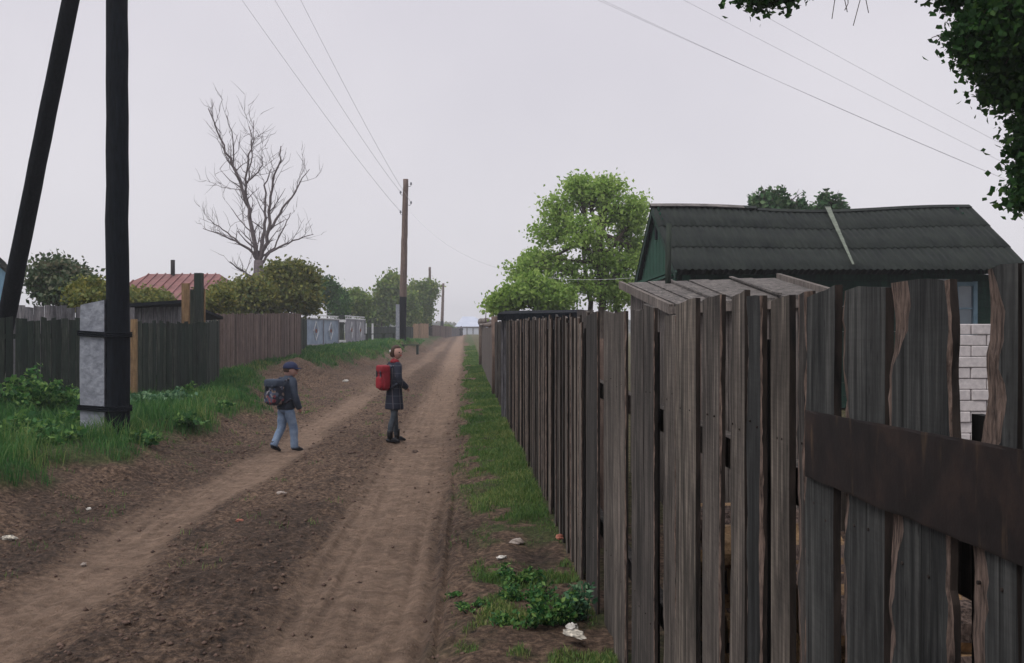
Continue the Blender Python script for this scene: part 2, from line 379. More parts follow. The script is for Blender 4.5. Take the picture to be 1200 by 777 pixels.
# ------------------------------------------------------------ grass blades
def blades(name, X, Y, h, w, parent=None, mat='grass', z0=None, bend=.5, rnd=None):
    n = len(X); z = fields(X, Y)[0] if z0 is None else z0
    a = RS.rand(n)*2*np.pi; b = RS.rand(n)*2*np.pi; bn = bend*(.3+RS.rand(n))
    dx = np.cos(a)*w/2; dy = np.sin(a)*w/2; lx = np.cos(b)*bn*h; ly = np.sin(b)*bn*h
    z = z-.01
    V = np.zeros((n, 5, 3))
    V[:, 0] = np.stack([X-dx, Y-dy, z], 1); V[:, 1] = np.stack([X+dx, Y+dy, z], 1)
    V[:, 2] = np.stack([X+dx*.7+lx*.35, Y+dy*.7+ly*.35, z+h*.6], 1); V[:, 3] = np.stack([X-dx*.7+lx*.35, Y-dy*.7+ly*.35, z+h*.6], 1)
    V[:, 4] = np.stack([X+lx, Y+ly, z+h*(1-.25*bn)], 1)
    base = np.arange(n)[:, None]*5
    L = np.concatenate([base+np.array([[0, 1, 2, 3]]), base+np.array([[3, 2, 4]])], 1).ravel()
    S = np.tile([4, 3], n)
    r = np.clip(RS.rand(n)*.6+.4*fbm(X*1.1+7, Y*1.1, 3)*1.6-.25, 0, 1) if rnd is None else rnd
    me = np_mesh(name, V.reshape(-1, 3), L, S, [M[mat]], attrs={'rnd': np.repeat(r, 5)})
    o = bpy.data.objects.new(name, me); link(o, parent); return o
def scatter(n, u0, u1, y0, y1, p=1.0):
    t = RS.rand(n); Y = y0*(y1/y0)**(t**p); u = u0+RS.rand(n)*(u1-u0)
    X = u-.0471*Y; g = fields(X, Y)[1]; return X, Y, g, u
# left bank
X, Y, g, u = scatter(330000, -11, -3.0, 6.2, 75)
clump = fbm(X*2.3, Y*2.3+30, 3)
keep = (RS.rand(len(X)) < g**1.5*np.clip(-.15+2.0*clump, 0, 1)) & (g > .3)
keep &= ~((Y > 21) & (u < -7.9)) & ~((Y > 16.5) & (Y < 20) & (u < -7.0))
X, Y, clump = X[keep], Y[keep], clump[keep]
h = (.03+.24*RS.rand(len(X))*clump**1.5*2.2)*np.interp(Y, [6, 14, 20, 40, 75], [1.15, 1.1, .75, .7, .7]); w = .007*np.maximum(1, Y/9)
tag(blades('grass', X, Y, h, w, mat='grass_lush'), kind='stuff')
# right verge
X, Y, g, u = scatter(300000, -.4, .70, 4.2, 75)
clump = fbm(X*3.1, Y*2.3+60, 3)
keep = (RS.rand(len(X)) < g**1.5*np.clip(-.25+2.1*clump, 0, 1)) & (g > .3)
X, Y, clump, u = X[keep], Y[keep], clump[keep], u[keep]
h = (.015+.05*RS.rand(len(X))*clump*1.8)*np.interp(Y, [4, 9, 12, 75], [.7, .9, 1.1, 1.3])*(1+.5*sst(.4, .68, u)*sst(6, 9, Y)); w = .0055*np.maximum(1, Y/8)
tag(blades('grass', X, Y, h, w), kind='stuff')
# stray tufts in the mud
cx = RS.rand(260); Yc = 5+cx*22; uc = -4.2+RS.rand(260)*4.2
uc = np.where(RS.rand(260) < .6, np.where(RS.rand(260) < .5, uedge(Yc)+RS.rand(260)*.9, -.25+RS.rand(260)*.3), uc)
X = np.repeat(uc-.0471*Yc, 14)+RS.randn(260*14)*.05; Y = np.repeat(Yc, 14)+RS.randn(260*14)*.05
pk = fields(X, Y)[2]; k = pk < .25; X = X[k]; Y = Y[k]
tag(blades('grass', X, Y, .02+.05*RS.rand(len(X)), .006*np.maximum(1, Y/9)), kind='stuff')

# broad-leaved weeds
def leaves_mesh(name, P, size, mat, parent, rnd, elong=1.4, flat=.0, origin=(0, 0, 0)):
    n = len(P); d = RS.randn(n, 3); d[:, 2] = d[:, 2]*(1-flat)-.25; d /= np.linalg.norm(d, axis=1)[:, None]
    e = RS.randn(n, 3); e -= d*(e*d).sum(1)[:, None]; e /= np.linalg.norm(e, axis=1)[:, None]
    s = (size*(.6+.8*RS.rand(n)))[:, None]
    nn = np.cross(d, e)*s*.12
    V = np.stack([P-d*s*elong*.5, P+e*s*.5+nn-d*s*.1, P+d*s*elong*.5, P-e*s*.5+nn-d*s*.1], 1).reshape(-1, 3)-np.array(origin)
    L = np.arange(4*n); me = np_mesh(name, V, L, np.full(n, 4), [M[mat]], attrs={'rnd': np.repeat(rnd, 4)})
    o = bpy.data.objects.new(name, me); link(o, parent); return o
def weed(x, y, r, h, n, size, label, mat='weed', stems=12, name='weed_plant', group=None):
    n = int(n*2.2); size *= .62
    z = H(x, y); t = empty(name, (x, y, z), label, 'plant', group)
    mb = MB(); P = []
    for i in range(stems):
        a = random.random()*6.28; q = r*random.random()**.5
        top = Vector((x+q*math.cos(a), y+q*math.sin(a), z+h*(.5+.5*random.random())*(1-.4*(q/r)**2)))
        b = Vector((x+.35*q*math.cos(a), y+.35*q*math.sin(a), z-.03)); md = (b+top)/2+Vector((0, 0, h*.1))
        mb.tube([b, md, top], [.005, .004, .002], 4)
        for k in range(n//stems):
            f = .15+.85*random.random(); c = b*(1-f)**2+md*2*f*(1-f)+top*f*f
            P.append(c+Vector((random.gauss(0, 1), random.gauss(0, 1), random.gauss(0, .6)))*size*.8)
    rel(mb, 'stems', M[mat], t)
    P = np.array([tuple(p) for p in P]); P[:, 2] = np.maximum(P[:, 2], z+.02)
    leaves_mesh('foliage', P, size, mat, t, RS.rand(len(P)), 1.8, .3, tuple(t.location))
    return t
p = px(36, 500, 14.2); weed(p.x, 14.2, .45, .85, 520, .075, 'tall bushy nettle clump at left before the mossy picket fence', stems=26)
p = px(66, 500, 14.6); weed(p.x, 14.6, .55, .5, 420, .075, 'lower leafy weed beside the tall nettles, left of the concrete stub', stems=22)
p = px(4, 500, 13.6); weed(p.x, 13.6, .5, .55, 380, .075, 'leafy weed at the left picture edge below the mossy fence', stems=20)
p = px(172, 490, 15.6); weed(p.x, 15.6, .35, .28, 200, .075, 'grey-green burdock just right of the tarred pole', 'weed_grey', 12)
p = px(199, 490, 16.4); weed(p.x, 16.4, .4, .3, 200, .08, 'grey-green burdock in front of the dark picket fence', 'weed_grey', 12)
p = px(231, 468, 18.6); weed(p.x, 18.2, .25, .3, 120, .07, 'small leafy weed near the corner of the dark picket fence', 'weed', 10)
for i, (wx, wy, wY, wr, wh, wl_) in enumerate(((92, 520, 12.6, .35, .3, 'broad-leaved weed at the left foot of the concrete stub'), (20, 540, 11.6, .5, .3, 'low leafy weed in the long grass at the left edge'), (60, 560, 10.9, .4, .25, 'leafy weed in the grass below the tall nettles'), (168, 540, 11.8, .3, .2, 'low weed just right of the foot of the tarred pole'), (250, 480, 16.5, .35, .2, 'low weed on the bank right of the dark picket corner'), (215, 520, 13.8, .3, .16, 'flat weed on the grassy bank between pole and boy'))):
    p = px(wx, wy, wY); weed(p.x, wY, wr, wh, 150, .075, wl_, stems=14)
def rp(u, Y): return (u-.0471*Y, Y)
x, y = rp(.48, 5.25); weed(x, y, .17, .22, 330, .028, 'dense bright weed clump against the plank fence at lower right', stems=30)
x, y = rp(.36, 5.7); weed(x, y, .19, .14, 260, .026, 'low bright green weed behind the clump at the plank fence', stems=26)
x, y = rp(.33, 6.15); weed(x, y, .16, .11, 180, .028, 'small weed tuft beside the dark hollow under the fence', stems=18)
x, y = rp(.30, 5.2); weed(x, y, .17, .10, 200, .026, 'low spreading weed just beyond the torn carton', stems=18)
x, y = rp(.62, 5.3); weed(x, y, .1, .25, 120, .035, 'upright weed with grey-green leaves touching the plank fence', 'weed_grey', 10)
x, y = rp(.05, 5.5); weed(x, y, .12, .05, 90, .022, 'flat green weed in the mud between track and fence', stems=12)
x, y = rp(-.08, 5.9); weed(x, y, .07, .04, 40, .02, 'tiny weed seedling at the edge of the wheel track', stems=8)

# ------------------------------------------------------------ fences
FX = lambda s, t, z: Vector((.73-.0471*s-t, s-.0471*t, z))
def board_mb(s0, s1, z0, z1, th, t0, wl, wr, rows, frame, amp=.012, seed=0, topslant=0., leftfn=None, nails=None):
    mb = MB(); rng = random.Random(seed); W = s1-s0; V = []; ph = rng.random()*50
    def nz(z, k): return float(fbm(np.array([z*2.6+ph+k*13]), np.array([k*7.7+ph]), 4)[0]-.5)*2
    xs = [0, .33, .66, 1]
    for r in range(rows+1):
        f = r/rows; z = z0+(z1-z0)*f
        a = s0+nz(z, 1)*amp; b = s1+nz(z, 2)*amp
        if leftfn: a, b = leftfn(z, a, b)
        la = wl*(.4+abs(nz(z*2, 3))*2.2); lb = wr*(.4+abs(nz(z*2, 4))*2.2)
        if wl: a += nz(z*4, 6)*wl*.35
        if wr: b += nz(z*4, 7)*wr*.35
        if a+la > b-lb: la = lb = (b-a)*.4
        dl = min(th*.75, .3*la)+(abs(nz(z*9, 8))*.006 if wl else 0); dr = min(th*.75, .2*lb)+(abs(nz(z*9, 9))*.006 if wr else 0)
        row = [(a, t0), (a, t0+th-dl)]+[(a+la+(b-lb-a-la)*q, t0+th) for q in xs]+[(b, t0+th-dr), (b, t0)]
        tw = nz(z*.3, 5)*.004
        for s, t in row:
            zz = z+(topslant*((s-s0)/W-.5)+nz(s*12, 11)*.008 if r == rows else 0)
            V.append(frame(s, t+tw, zz))
    n = 8; fs = []; mi = []
    for r in range(rows):
        for k in range(n):
            k2 = (k+1) % n; fs.append([r*n+k, (r+1)*n+k, (r+1)*n+k2, r*n+k2]); mi.append(1 if (k == 1 and wl > .003) or (k == 5 and wr > .003) else 2 if k in (0, 6) else 0)
    mb.v = V; mb.f = fs+[list(range(n)), [rows*n+k for k in range(n)][::-1]]; mb.m = mi+[0, 0]; mb.sm = [False]*len(mb.f)
    if nails:
        for zz in nails:
            for q in ((.3, .7) if W > .12 else (.5,)):
                sN = s0+W*q+rng.uniform(-.012, .012); zN = zz+rng.uniform(-.02, .02)
                mb.tube([frame(sN, t0+th-.002, zN), frame(sN, t0+th+.0025, zN)], .003, 6, 2)
    return mb
fence = empty('plank_fence', FX(8, 0, 0), 'long weathered grey plank fence with bark-edged uneven boards along right of road', 'fence')
def Sx(x): return 852.0/(x-545)
near = [(1330, 1212), (1206, 1146), (1124, 1048), (1043, 991), (987, 952), (947, 929), (925, 902), (899, 880), (875, 857), (850, 828), (822, 796), (790, 774), (771, 757.5), (755, 740), (737, 723), (719, 706), (703, 690)]
tops = [1.69, 1.685, 1.68, 1.68, 1.68, 1.685, 1.68, 1.69, 1.70, 1.70, 1.70, 1.66, 1.70, 1.69, 1.69, 1.70, 1.70]
wane = [(0, 0), (0.0, .05), (.012, .045), (.0, .035), (.0, .008), (.03, .03), (.0, .0), (.012, .012), (.0, .012), (.010, .004), (.0, .012), (.02, .02), (.004, .012), (0, .01), (.012, 0), (.0, .014), (.006, .0)]
boards = []; rng0 = random.Random(2)
for i, ((a, b), tz, (w1, w2)) in enumerate(zip(near, tops, wane)):
    sh_ = rng0.choice([.0, .003, .006, .010])*(1 if i > 4 else 0); boards.append((Sx(a)+sh_, Sx(b)-.5*sh_, tz, {5: -.02, 6: -.018, 8: -.010, 11: -.025, 13: -.014, 15: -.02, 3: -.006}.get(i, 0), w1, w2))
s = Sx(690)+.012; rng = random.Random(5)
while s < 24.0:
    w = rng.choice([.06, .08, .10, .12, .14]); gap = rng.choice([.008, .015, .03, .045, .07])
    tz = 1.70+.008*(s-6)*.8+rng.uniform(-.02, .025)
    boards.append((s, s+w, min(tz, 1.86)-(.06 if rng.random() < .07 else 0), rng.choice([0, 0, -.015, -.03, -.04]), rng.choice([0, 0, .005, .01, .02]), rng.choice([0, .01, .02])))
    s += w+gap
rest = MB()
def rag(z, a, b):      # the near board whose far edge tapers and flares
    f = max(0., min(1., (z-1.30)/.38)); nz = float(fbm(np.array([z*12.]), np.array([3.3]), 5)[0]-.5)
    return a, b-(.004+.034*f+.022*nz*(1 if z > 1.25 else .3)) if z > 1.2 else b
def rag2(z, a, b):
    return a+(.028*float(fbm(np.array([z*7.+2]), np.array([9.3]), 5)[0]-.5)+.004 if z > 1.2 else 0), b
for i, (a, b, tz, t0, w1, w2) in enumerate(boards):
    mid = (a+b)/2; gz = H(.70-.0471*mid, mid) if mid > 3 else 0
    rows = 90 if a < 4 else 44 if a < 7 else 14 if a < 12 else 6
    mb = board_mb(a, b, gz-.06, tz, .015, t0, w1, w2, rows, FX, .007 if a < 7 else .009, i*3+1, rng.uniform(-.02, .02), rag if i == 1 else rag2 if i == 2 else None, (.47, 1.36 if i > 4 else 1.24) if a < 9 else None)
    if i < 96: rel(mb, 'board', [M['near_dark'] if i in (0, 1, 2, 3, 4, 7) else M['fence'], M['bark'], M['edge']], fence)
    else: rest.add(mb.v, mb.f[:], 0)
if rest.v: o = rel(rest, 'board', [M['fence']], fence); o['kind'] = 'stuff'
# cover boards nailed behind the gaps
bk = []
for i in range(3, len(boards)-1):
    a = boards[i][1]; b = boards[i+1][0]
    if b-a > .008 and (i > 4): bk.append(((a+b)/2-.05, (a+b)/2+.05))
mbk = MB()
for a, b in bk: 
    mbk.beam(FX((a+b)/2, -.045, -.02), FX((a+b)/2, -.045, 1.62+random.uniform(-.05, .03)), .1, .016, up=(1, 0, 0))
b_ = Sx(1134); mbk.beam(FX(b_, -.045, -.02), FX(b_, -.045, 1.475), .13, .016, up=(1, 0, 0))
rel(mbk, 'backing_boards', M['gap_dark'], fence)
for z in (.45, 1.34):
    mb = MB(); mb.beam(FX(.9, -.085, z), FX(24, -.085, z+.05), .05, .09) if z < 1 else (mb.beam(FX(.9, -.085, z-.12), FX(24, -.085, z+.05), .05, .09))
    rel(mb, 'rail', M['fence'], fence)
for s in np.arange(1.0, 24.2, 2.9):
    mb = MB(); mb.tube([FX(s+.25, -.2, -.1), FX(s+.25, -.2, 1.55)], .055, 9, wob=.05); rel(mb, 'post', M['pole_wood'], fence)
# end post of the plank fence
mb = MB(); mb.tube([FX(24.1, 0, -.1), FX(24.1, 0, 1.2), FX(24.08, .02, 1.97)], [.085, .08, .075], 10, wob=.06); rel(mb, 'post', M['pole_wood'], fence)

# rusty metal sheet nailed over the boards
mb = MB(); n = 30
def sheet(s, z, t): return FX(s, t, z)
for j, (zt, tt) in enumerate(((1.437, .036), (1.428, .046), (1.36, .044), (1.305, .047), (1.296, .038))): pass
prof = [(1.0, .0245), (.97, .025), (.5, .0255), (.03, .025), (0, .0245)]
V = []
for i in range(n+1):
    s = 2.065+(.85-2.065)*i/n; top = 1.437+.02*(i/n)+random.uniform(-.0006, .0006); bot = 1.300+.004*(i/n)+random.uniform(-.0008, .0008)-.003*math.exp(-((i-9)/1.5)**2)
    for f, t in prof: V.append(FX(s, t+random.uniform(-.0006, .0006), bot+(top-bot)*f))
    for f, t in prof[::-1]: V.append(FX(s, t-.0015, bot+(top-bot)*f))
k = 10; fs = [[i*k+a, (i+1)*k+a, (i+1)*k+(a+1) % k, i*k+(a+1) % k] for i in range(n) for a in range(k)]
mb.add(V, fs+[list(range(k)), [n*k+a for a in range(k)][::-1]])
sh = mb.build('metal_strip', [M['rust']], None, FX(1.5, .04, 1.36)); tag(sh, 'dark rusty metal strip nailed across the nearest fence boards', 'metal strip')

def picket_fence(name, label, pts, zt, h0=None, w=.09, gap=.012, mat='moss_wood', amp=.03, rows=4, th=.02, group=None, wane_=.0, maxc=99, rail=True, seed=1):
    P0 = Vector((pts[0][0], pts[0][1], 0)); rng = random.Random(seed)
    t = empty(name, (P0.x, P0.y, H(P0.x, P0.y)), label, 'fence', group); cnt = 0; rest = MB()
    for q in range(len(pts)-1):
        A = Vector((pts[q][0], pts[q][1], 0)); B = Vector((pts[q+1][0], pts[q+1][1], 0)); L = (B-A).length; d = (B-A)/L; nn = Vector((d.y, -d.x, 0))
        if nn.dot(-A) < 0: nn = -nn
        fr = lambda s, tt, z: Vector((A.x+d.x*s+nn.x*tt, A.y+d.y*s+nn.y*tt, z))
        s = 0
        while s < L-.02:
            ww = w*rng.uniform(.75, 1.25); e = min(s+ww, L); f = s/L
            top = zt[q]+(zt[q+1]-zt[q])*f+rng.uniform(-amp, amp); c = fr(s, 0, 0); gz = H(c.x, c.y)
            mb = board_mb(s, e, gz-.08, top, th, rng.choice([0, 0, .008, -.01]), wane_, 0, rows, fr, .004, rng.randint(0, 9999), rng.uniform(-.02, .02))
            if cnt < maxc: rel(mb, 'picket', [M[mat], M['bark'], M[mat]], t)
            else: rest.add(mb.v, mb.f)
            cnt += 1; s = e+gap*rng.uniform(.3, 1.8)
        if rail:
            mb = MB()
            for k in (.25, .8):
                za = H(*fr(0, 0, 0)[:2]); zb = H(*fr(L, 0, 0)[:2])
                mb.beam(fr(0, -.05, za+(zt[q]-za)*k), fr(L, -.05, zb+(zt[q+1]-zb)*k), .05, .08)
            rel(mb, 'rail', M[mat], t)
            for s in np.arange(.3, L, 2.6):
                mb = MB(); c = fr(s, -.12, 0); gz = H(c.x, c.y); mb.tube([fr(s, -.12, gz-.1), fr(s, -.12, zt[q]-.15)], .05, 8); rel(mb, 'post', M[mat], t)
    if rest.v: o = rel(rest, 'picket', M[mat], t); o['kind'] = 'stuff'
    return t
def P2(x, Y): return ((x-600)/F*Y, Y)
picket_fence('picket_fence', 'blackish mossy picket fence at left picture edge, behind the nettles', [P2(-70, 15.2), P2(18, 15.9), P2(128, 17.3)], [1.83, 1.80, 1.80], seed=3)
picket_fence('plank_fence', 'taller grey plank fence rising just behind the mossy pickets at left', [P2(-60, 17.6), P2(18, 18.2), P2(158, 18.6)], [2.05, 2.06, 2.07], w=.14, mat='grey_wood', gap=.006, seed=4)
picket_fence('picket_fence', 'dark green mossy picket fence right of the tarred pole, turning a corner', [P2(161, 17.8), P2(241, 19.6), P2(256, 22.8)], [1.77, 1.78, 1.86], seed=5)
picket_fence('picket_fence', 'brown picket fence between the dark mossy pickets and the blue gate', [P2(251, 26.6), P2(352, 36)], [2.06, 2.25], w=.11, mat='brown_wood', seed=6, gap=.006)
picket_fence('plank_fence', 'narrow grey-green fence panel between brown pickets and blue gate', [P2(346, 36.3), P2(359, 49.8)], [2.15, 2.2], w=.16, mat='moss_wood', seed=8, gap=.004)
picket_fence('picket_fence', 'dark far fence behind the bench and the tall wooden pole', [P2(430, 74), P2(484, 84)], [1.95, 2.0], w=.14, mat='moss_wood', seed=9, rows=1, maxc=80)
picket_fence('plank_fence', 'tan board fence far off, right of the tall wooden pole', [P2(484, 84), P2(502, 88)], [2.25, 2.3], w=.2, mat='tan_wood', seed=10, rows=1, gap=.004)
picket_fence('plank_fence', 'reddish brown fence far down the road by the thin leaning pole', [P2(506, 100), P2(529, 126)], [2.25, 2.2], w=.25, mat='brown_wood', seed=12, rows=1, gap=.004)
picket_fence('plank_fence', 'dark fence at the far end of the road before the pale house', [P2(529, 128), P2(541, 150)], [2.05, 2.1], w=.3, mat='grey_wood', seed=13, rows=1, gap=.004)

# second right-hand fence: smooth grey panels with a post and a hump
t = empty('board_fence', FX(30, 0, 0), 'smooth grey board fence beyond the plank fence with a humped end post', 'fence')
mb = MB(); N2 = 12
for i in range(N2):
    s0 = 24.35+i*(42-24.35)/N2; s1 = 24.35+(i+1)*(42-24.35)/N2-.02
    z = 1.73+.006*(s0-24)-(.05 if 3 < i < 8 else 0)
    mb.slab([FX(s0, .0, -.1), FX(s1, .0, -.1), FX(s1, .0, z+.01), FX(s0, .0, z)], .03)
rel(mb, 'panel', M['shed_wood'], t)
mb = MB(); pts = [FX(24.2, .01, 1.79), FX(28, .01, 1.76), FX(34, .01, 1.80), FX(42, .01, 1.93)]; mb.tube(pts, .05, 8); rel(mb, 'top_rail', M['pole_wood'], t)
mb = MB(); mb.tube([FX(42.1, 0, -.2), FX(42.1, 0, 1.9)], .15, 9, wob=.1); rel(mb, 'post', M['bark_tree'], t)
mb = MB(); mb.ball(FX(41.6, -.1, 2.0), (.32, .9, .16), fn=lambda d, q: q*(1+.15*math.sin(d.x*7+d.y*5))); mb.slab([FX(38, -.5, 1.95), FX(42.3, -.5, 2.05), FX(42.3, .15, 1.95), FX(38, .15, 1.85)], .05)
rel(mb, 'gate_roof', M['shed_wood'], t)
mb = MB(); p = px(568.5, 375, 40); mb.tube([(p.x, 40.5, 1.8), (p.x+.05, 40.5, 3.0)], .02, 5); o = mb.build('thin_stake', [M['pole_wood']], None, (p.x, 40.5, 0)); tag(o, 'thin stake standing up behind the grey board fence end', 'stake')

# ------------------------------------------------------------ poles and wires
def pole(label, base, top, r0, r1, mats, tar_h=0, ins=(), group='wooden utility poles'):
    b = Vector(base); tp = Vector(top); t = empty('utility_pole', b, label, 'utility pole', group)
    n = 24; mb = MB(); rows = [(b-Vector((0, 0, .3))).lerp(tp, i/n) for i in range(n+1)]
    k = int(n*tar_h)
    rr = [r0+(r1-r0)*i/n for i in range(n+1)]
    rows = [q+Vector((random.gauss(0, 1), 0, 0))*r0*.02 for q in rows]
    mb.tube(rows, rr, 14, wob=.03)
    for fi in range(n*14):
        if fi//14 < k: mb.m[fi] = 1
    rel(mb, 'shaft', mats, t)
    for (dx, z) in ins:
        mi = MB(); c = Vector((tp.x, tp.y, z)) if abs(tp.x-b.x) < .6 else tp
        mi.tube([c, c+Vector((dx*.8, 0, -.03)), c+Vector((dx, 0, .02)), c+Vector((dx, 0, .1))], .015, 6); rel(mi, 'hook', M['wire'], t)
        mi = MB(); mi.tube([c+Vector((dx, 0, .07)), c+Vector((dx, 0, .11)), c+Vector((dx, 0, .17)), c+Vector((dx, 0, .21))], [.05, .062, .045, .05], 10); rel(mi, 'insulator', M['white_paint'] if r0 < .13 else M['concrete'], t)
    return t
PB = px(138.5, 500, 11.9); pz = H(PB.x, 11.9)
tip = Vector((PB.x-.03, 11.9, 9.9))
ppole = pole('thick tar-black upright pole tied to a concrete stub at left', (PB.x, 11.9, pz), tip, .139, .112, [M['tar'], M['tar']], 0, [(-.3, 8.0), (.3, 8.6), (-.3, 9.1), (.3, 9.55)])
t = empty('concrete_stub', (PB.x-.30, 11.93, pz), 'pale rough concrete stub lashed to the tar-black pole', 'concrete post')
mb = MB(); rows = []
xl, xr = -.318, -.128
for f, l, r in ((-.2, .03, 0), (0, .0, 0), (.12, -.005, 0), (.5, -.012, 0), (.9, -.006, 0), (1, 0, 0)):
    zz = pz+f*1.62; top = f == 1
    a = PB.x+xl-.10*0+l-.09; b_ = PB.x+xr
    rows.append([(a, 11.80, zz-(.06 if top else 0)), (b_, 11.80, zz+(.0 if top else 0)), (b_, 12.06, zz+(.0 if top else 0)), (a, 12.06, zz-(.06 if top else 0))])
V = [p for r in rows for p in r]; fs = [[i*4+k, i*4+(k+1) % 4, (i+1)*4+(k+1) % 4, (i+1)*4+k] for i in range(5) for k in range(4)]+[[3, 2, 1, 0], [20, 21, 22, 23]]
mb.add(V, fs); rel(mb, 'post', M['concrete'], t)
for z in (1.54, .66):
    for q in range(3):
        mb = MB(); x0 = PB.x-.43; x1 = PB.x+.155; zz = z+q*.022
        ring = [(x0, 11.78, zz+.02), (PB.x-.12, 11.775, zz), (PB.x, 11.745, zz), (PB.x+.11, 11.79, zz), (x1, 11.9, zz), (PB.x+.11, 12.03, zz), (PB.x, 12.08, zz), (x0, 12.08, zz+.02), (x0-.005, 11.93, zz+.02), (x0, 11.78, zz+.02)]
        mb.tube(ring, .012, 6); rel(mb, 'binding_wire', M['tar'], t)
sb = P2(-16, 17.2); pole('tar-black brace pole leaning from behind the picket fence to the upright pole', (sb[0], 17.2, H(*sb)), (PB.x-.12, 12.0, 8.05), .155, .095, [M['tar'], M['tar']], 0, group=None)
def vpole(label, x0, x1, ytop, Y, r0, r1, tar, ins=()):
    a = px(x0, 400, Y); b = px(x1, ytop, Y); z = H(a.x, Y); return pole(label, (a.x, Y, z), (b.x, Y, b.z), r0, r1, [M['pole_wood'], M['tar']], tar, ins)
mp = px(475.5, 210, 57); mps = [(.3, px(0, 218, 57).z), (-.3, px(0, 228, 57).z), (.3, px(0, 240, 57).z), (-.3, px(0, 251, 57).z)]
vpole('tall bare wooden pole with four insulators, tarred foot, behind the girl', 471, 475.5, 210, 57, .23, .15, .30, mps)
mb = MB(); a = px(466, 398, 56.6); z = H(a.x, 56.6); mb.box((a.x, 56.6, z+1.0), (.2, .2, 2.1)); o = mb.build('concrete_stub', [M['concrete']], None, (a.x, 56.6, z)); tag(o, 'grey concrete stub at the foot of the tall bare pole', 'concrete post')
vpole('thin far pole rising out of the pale green bushes', 504.5, 503.5, 313, 112, .2, .13, .25)
vpole('farthest short pole, leaning slightly, last down the road', 517.5, 519.5, 332, 140, .25, .16, .3)
rp_ = (11.6, 20); pole('slim wooden pole beside the right end of the green house', (11.6, 20, H(11.6, 20)), (11.6, 20, 4.6), .09, .07, [M['pole_wood'], M['tar']], 0, group=None)
def wire(label, a, b, sag, r=.0024, n=24, group='overhead wires'):
    a = Vector(a); b = Vector(b); mb = MB(); pts = [a.lerp(b, i/n)-Vector((0, 0, 4*sag*(i/n)*(1-i/n))) for i in range(n+1)]
    rr = [r*max(1, p.y/15) for p in pts]; mb.tube(pts, rr, 5); o = mb.build('overhead_wire', [M['cable']], None, a); tag(o, label, 'wire', group)
mx = mp.x
wire('leftmost sagging wire from the tarred pole to the tall bare pole', (PB.x-.3, 11.9, 8.1), (mx-.3, 57, mps[3][1]+.15), .25)
wire('second wire from left running to the tall bare pole', (PB.x-.3, 11.9, 9.2), (mx-.3, 57, mps[1][1]+.15), .35)
wire('third wire from left running to the tall bare pole', (PB.x+.62, 11.9, 8.7), (mx+.3, 57, mps[2][1]+.15), .35)
wire('lowest wire crossing the sky above the green house', (PB.x+.3, 11.9, 8.1), (11.6, 20, 3.96), .12)
wire('twin of the lowest wire crossing above the green house', (PB.x+.3, 11.9, 8.25), (11.6, 20, 3.98), .2)
wire('middle wire crossing the sky above the green house', (PB.x+.1, 11.9, 9.1), (11.6, 20, 4.15), .1)
wire('highest wire crossing the sky above the green house', (PB.x+.3, 11.9, 9.6), (11.6, 20, 4.45), .12)
wire('wire falling from the tall bare pole towards the big tree', (mx+.3, 57, mps[3][1]+.1), (3.1, 25, 2.95), 1.2)

# ------------------------------------------------------------ right side: house, sheds
def corrugated(x0, x1, ya, za, yb, zb, wl=.13, amp=.015, rows=3, sag=None, mb=None, skew=(0, 0)):
    """sheet between eave line (ya,za) and ridge line (yb,zb), waves along x, overlapping rows"""
    mb = mb or MB(); n = int((x1-x0)/wl*8)
    for r in range(rows):
        f0 = r/rows-.02; f1 = (r+1)/rows
        V = []
        for j, f in enumerate((max(0, f0), (f0+f1)/2, f1)):
            for i in range(n+1):
                q = i/n; x = x0+(x1-x0)*q+skew[0]*(1-q)*f+skew[1]*q*f; w = amp*math.sin(2*math.pi*(x0+(x1-x0)*q)/wl)
                y = ya+(yb-ya)*f; z = za+(zb-za)*f+w+(.022*(1-j/2) if r else .0)
                if sag: z += sag(q, f)
                V.append((x, y, z))
        m = n+1; o = len(V); V += [(a, b, c-.012) for a, b, c in V]
        fs = []
        for j in range(2):
            for i in range(n): fs.append([j*m+i, j*m+i+1, (j+1)*m+i+1, (j+1)*m+i]); fs.append([o+j*m+i, o+(j+1)*m+i, o+(j+1)*m+i+1, o+j*m+i+1])
        for i in range(n): fs.append([i, o+i, o+i+1, i+1])
        mb.add(V, fs, 0, True)
    return mb
hx0, hx1 = 3.1, 9.85
house = empty('wooden_house', ((hx0+hx1)/2, 22, 0), 'low dark green wooden house with corrugated roof behind the plank fence', 'house')
sagf = lambda q, f: -.07*math.sin(q*math.pi)*f+.03*math.sin(q*9)*f
mb = MB()
for i in range(22):     # clapboards, front wall and gable wall
    z = .1+i*.125
    if z > 2.66: break
    mb.box(((hx0+.25+hx1-.2)/2, 19.55+.004*(i % 2), z+.06), (hx1-hx0-.45, .03, .12)); mb.box((hx0+.24+.004*(i % 2), 22, z+.06), (.03, 4.9, .12))
    mb.box((hx1-.2, 22, z+.06), (.03, 4.9, .12)); mb.box(((hx0+.25+hx1-.2)/2, 24.45, z+.06), (hx1-hx0-.45, .03, .12))
rel(mb, 'wall', M['green_dark'], house)
k = 20
for xx in (hx0+.10, hx1-.1):
    mb = MB()
    for i in range(k):      # vertical gable boards
        y = 19.45+(i+.5)*5.1/k; hh = 1.62*(1-abs(y-22)/2.75)
        if hh > .05: mb.box((xx+(.006 if i % 2 else 0), y, 2.78+hh/2), (.025, 5.1/k-.008, hh))
    rel(mb, 'gable', M['green_wall'], house)
mb = MB(); mb.box((hx0+.05, 22, 2.80), (.10, 5.3, .07)); mb.box((hx0+.03, 22, 2.70), (.12, 5.2, .05)); mb.box((hx0+.07, 22, 2.60), (.06, 5.2, .09)); rel(mb, 'cornice', M['green_wall'], house)
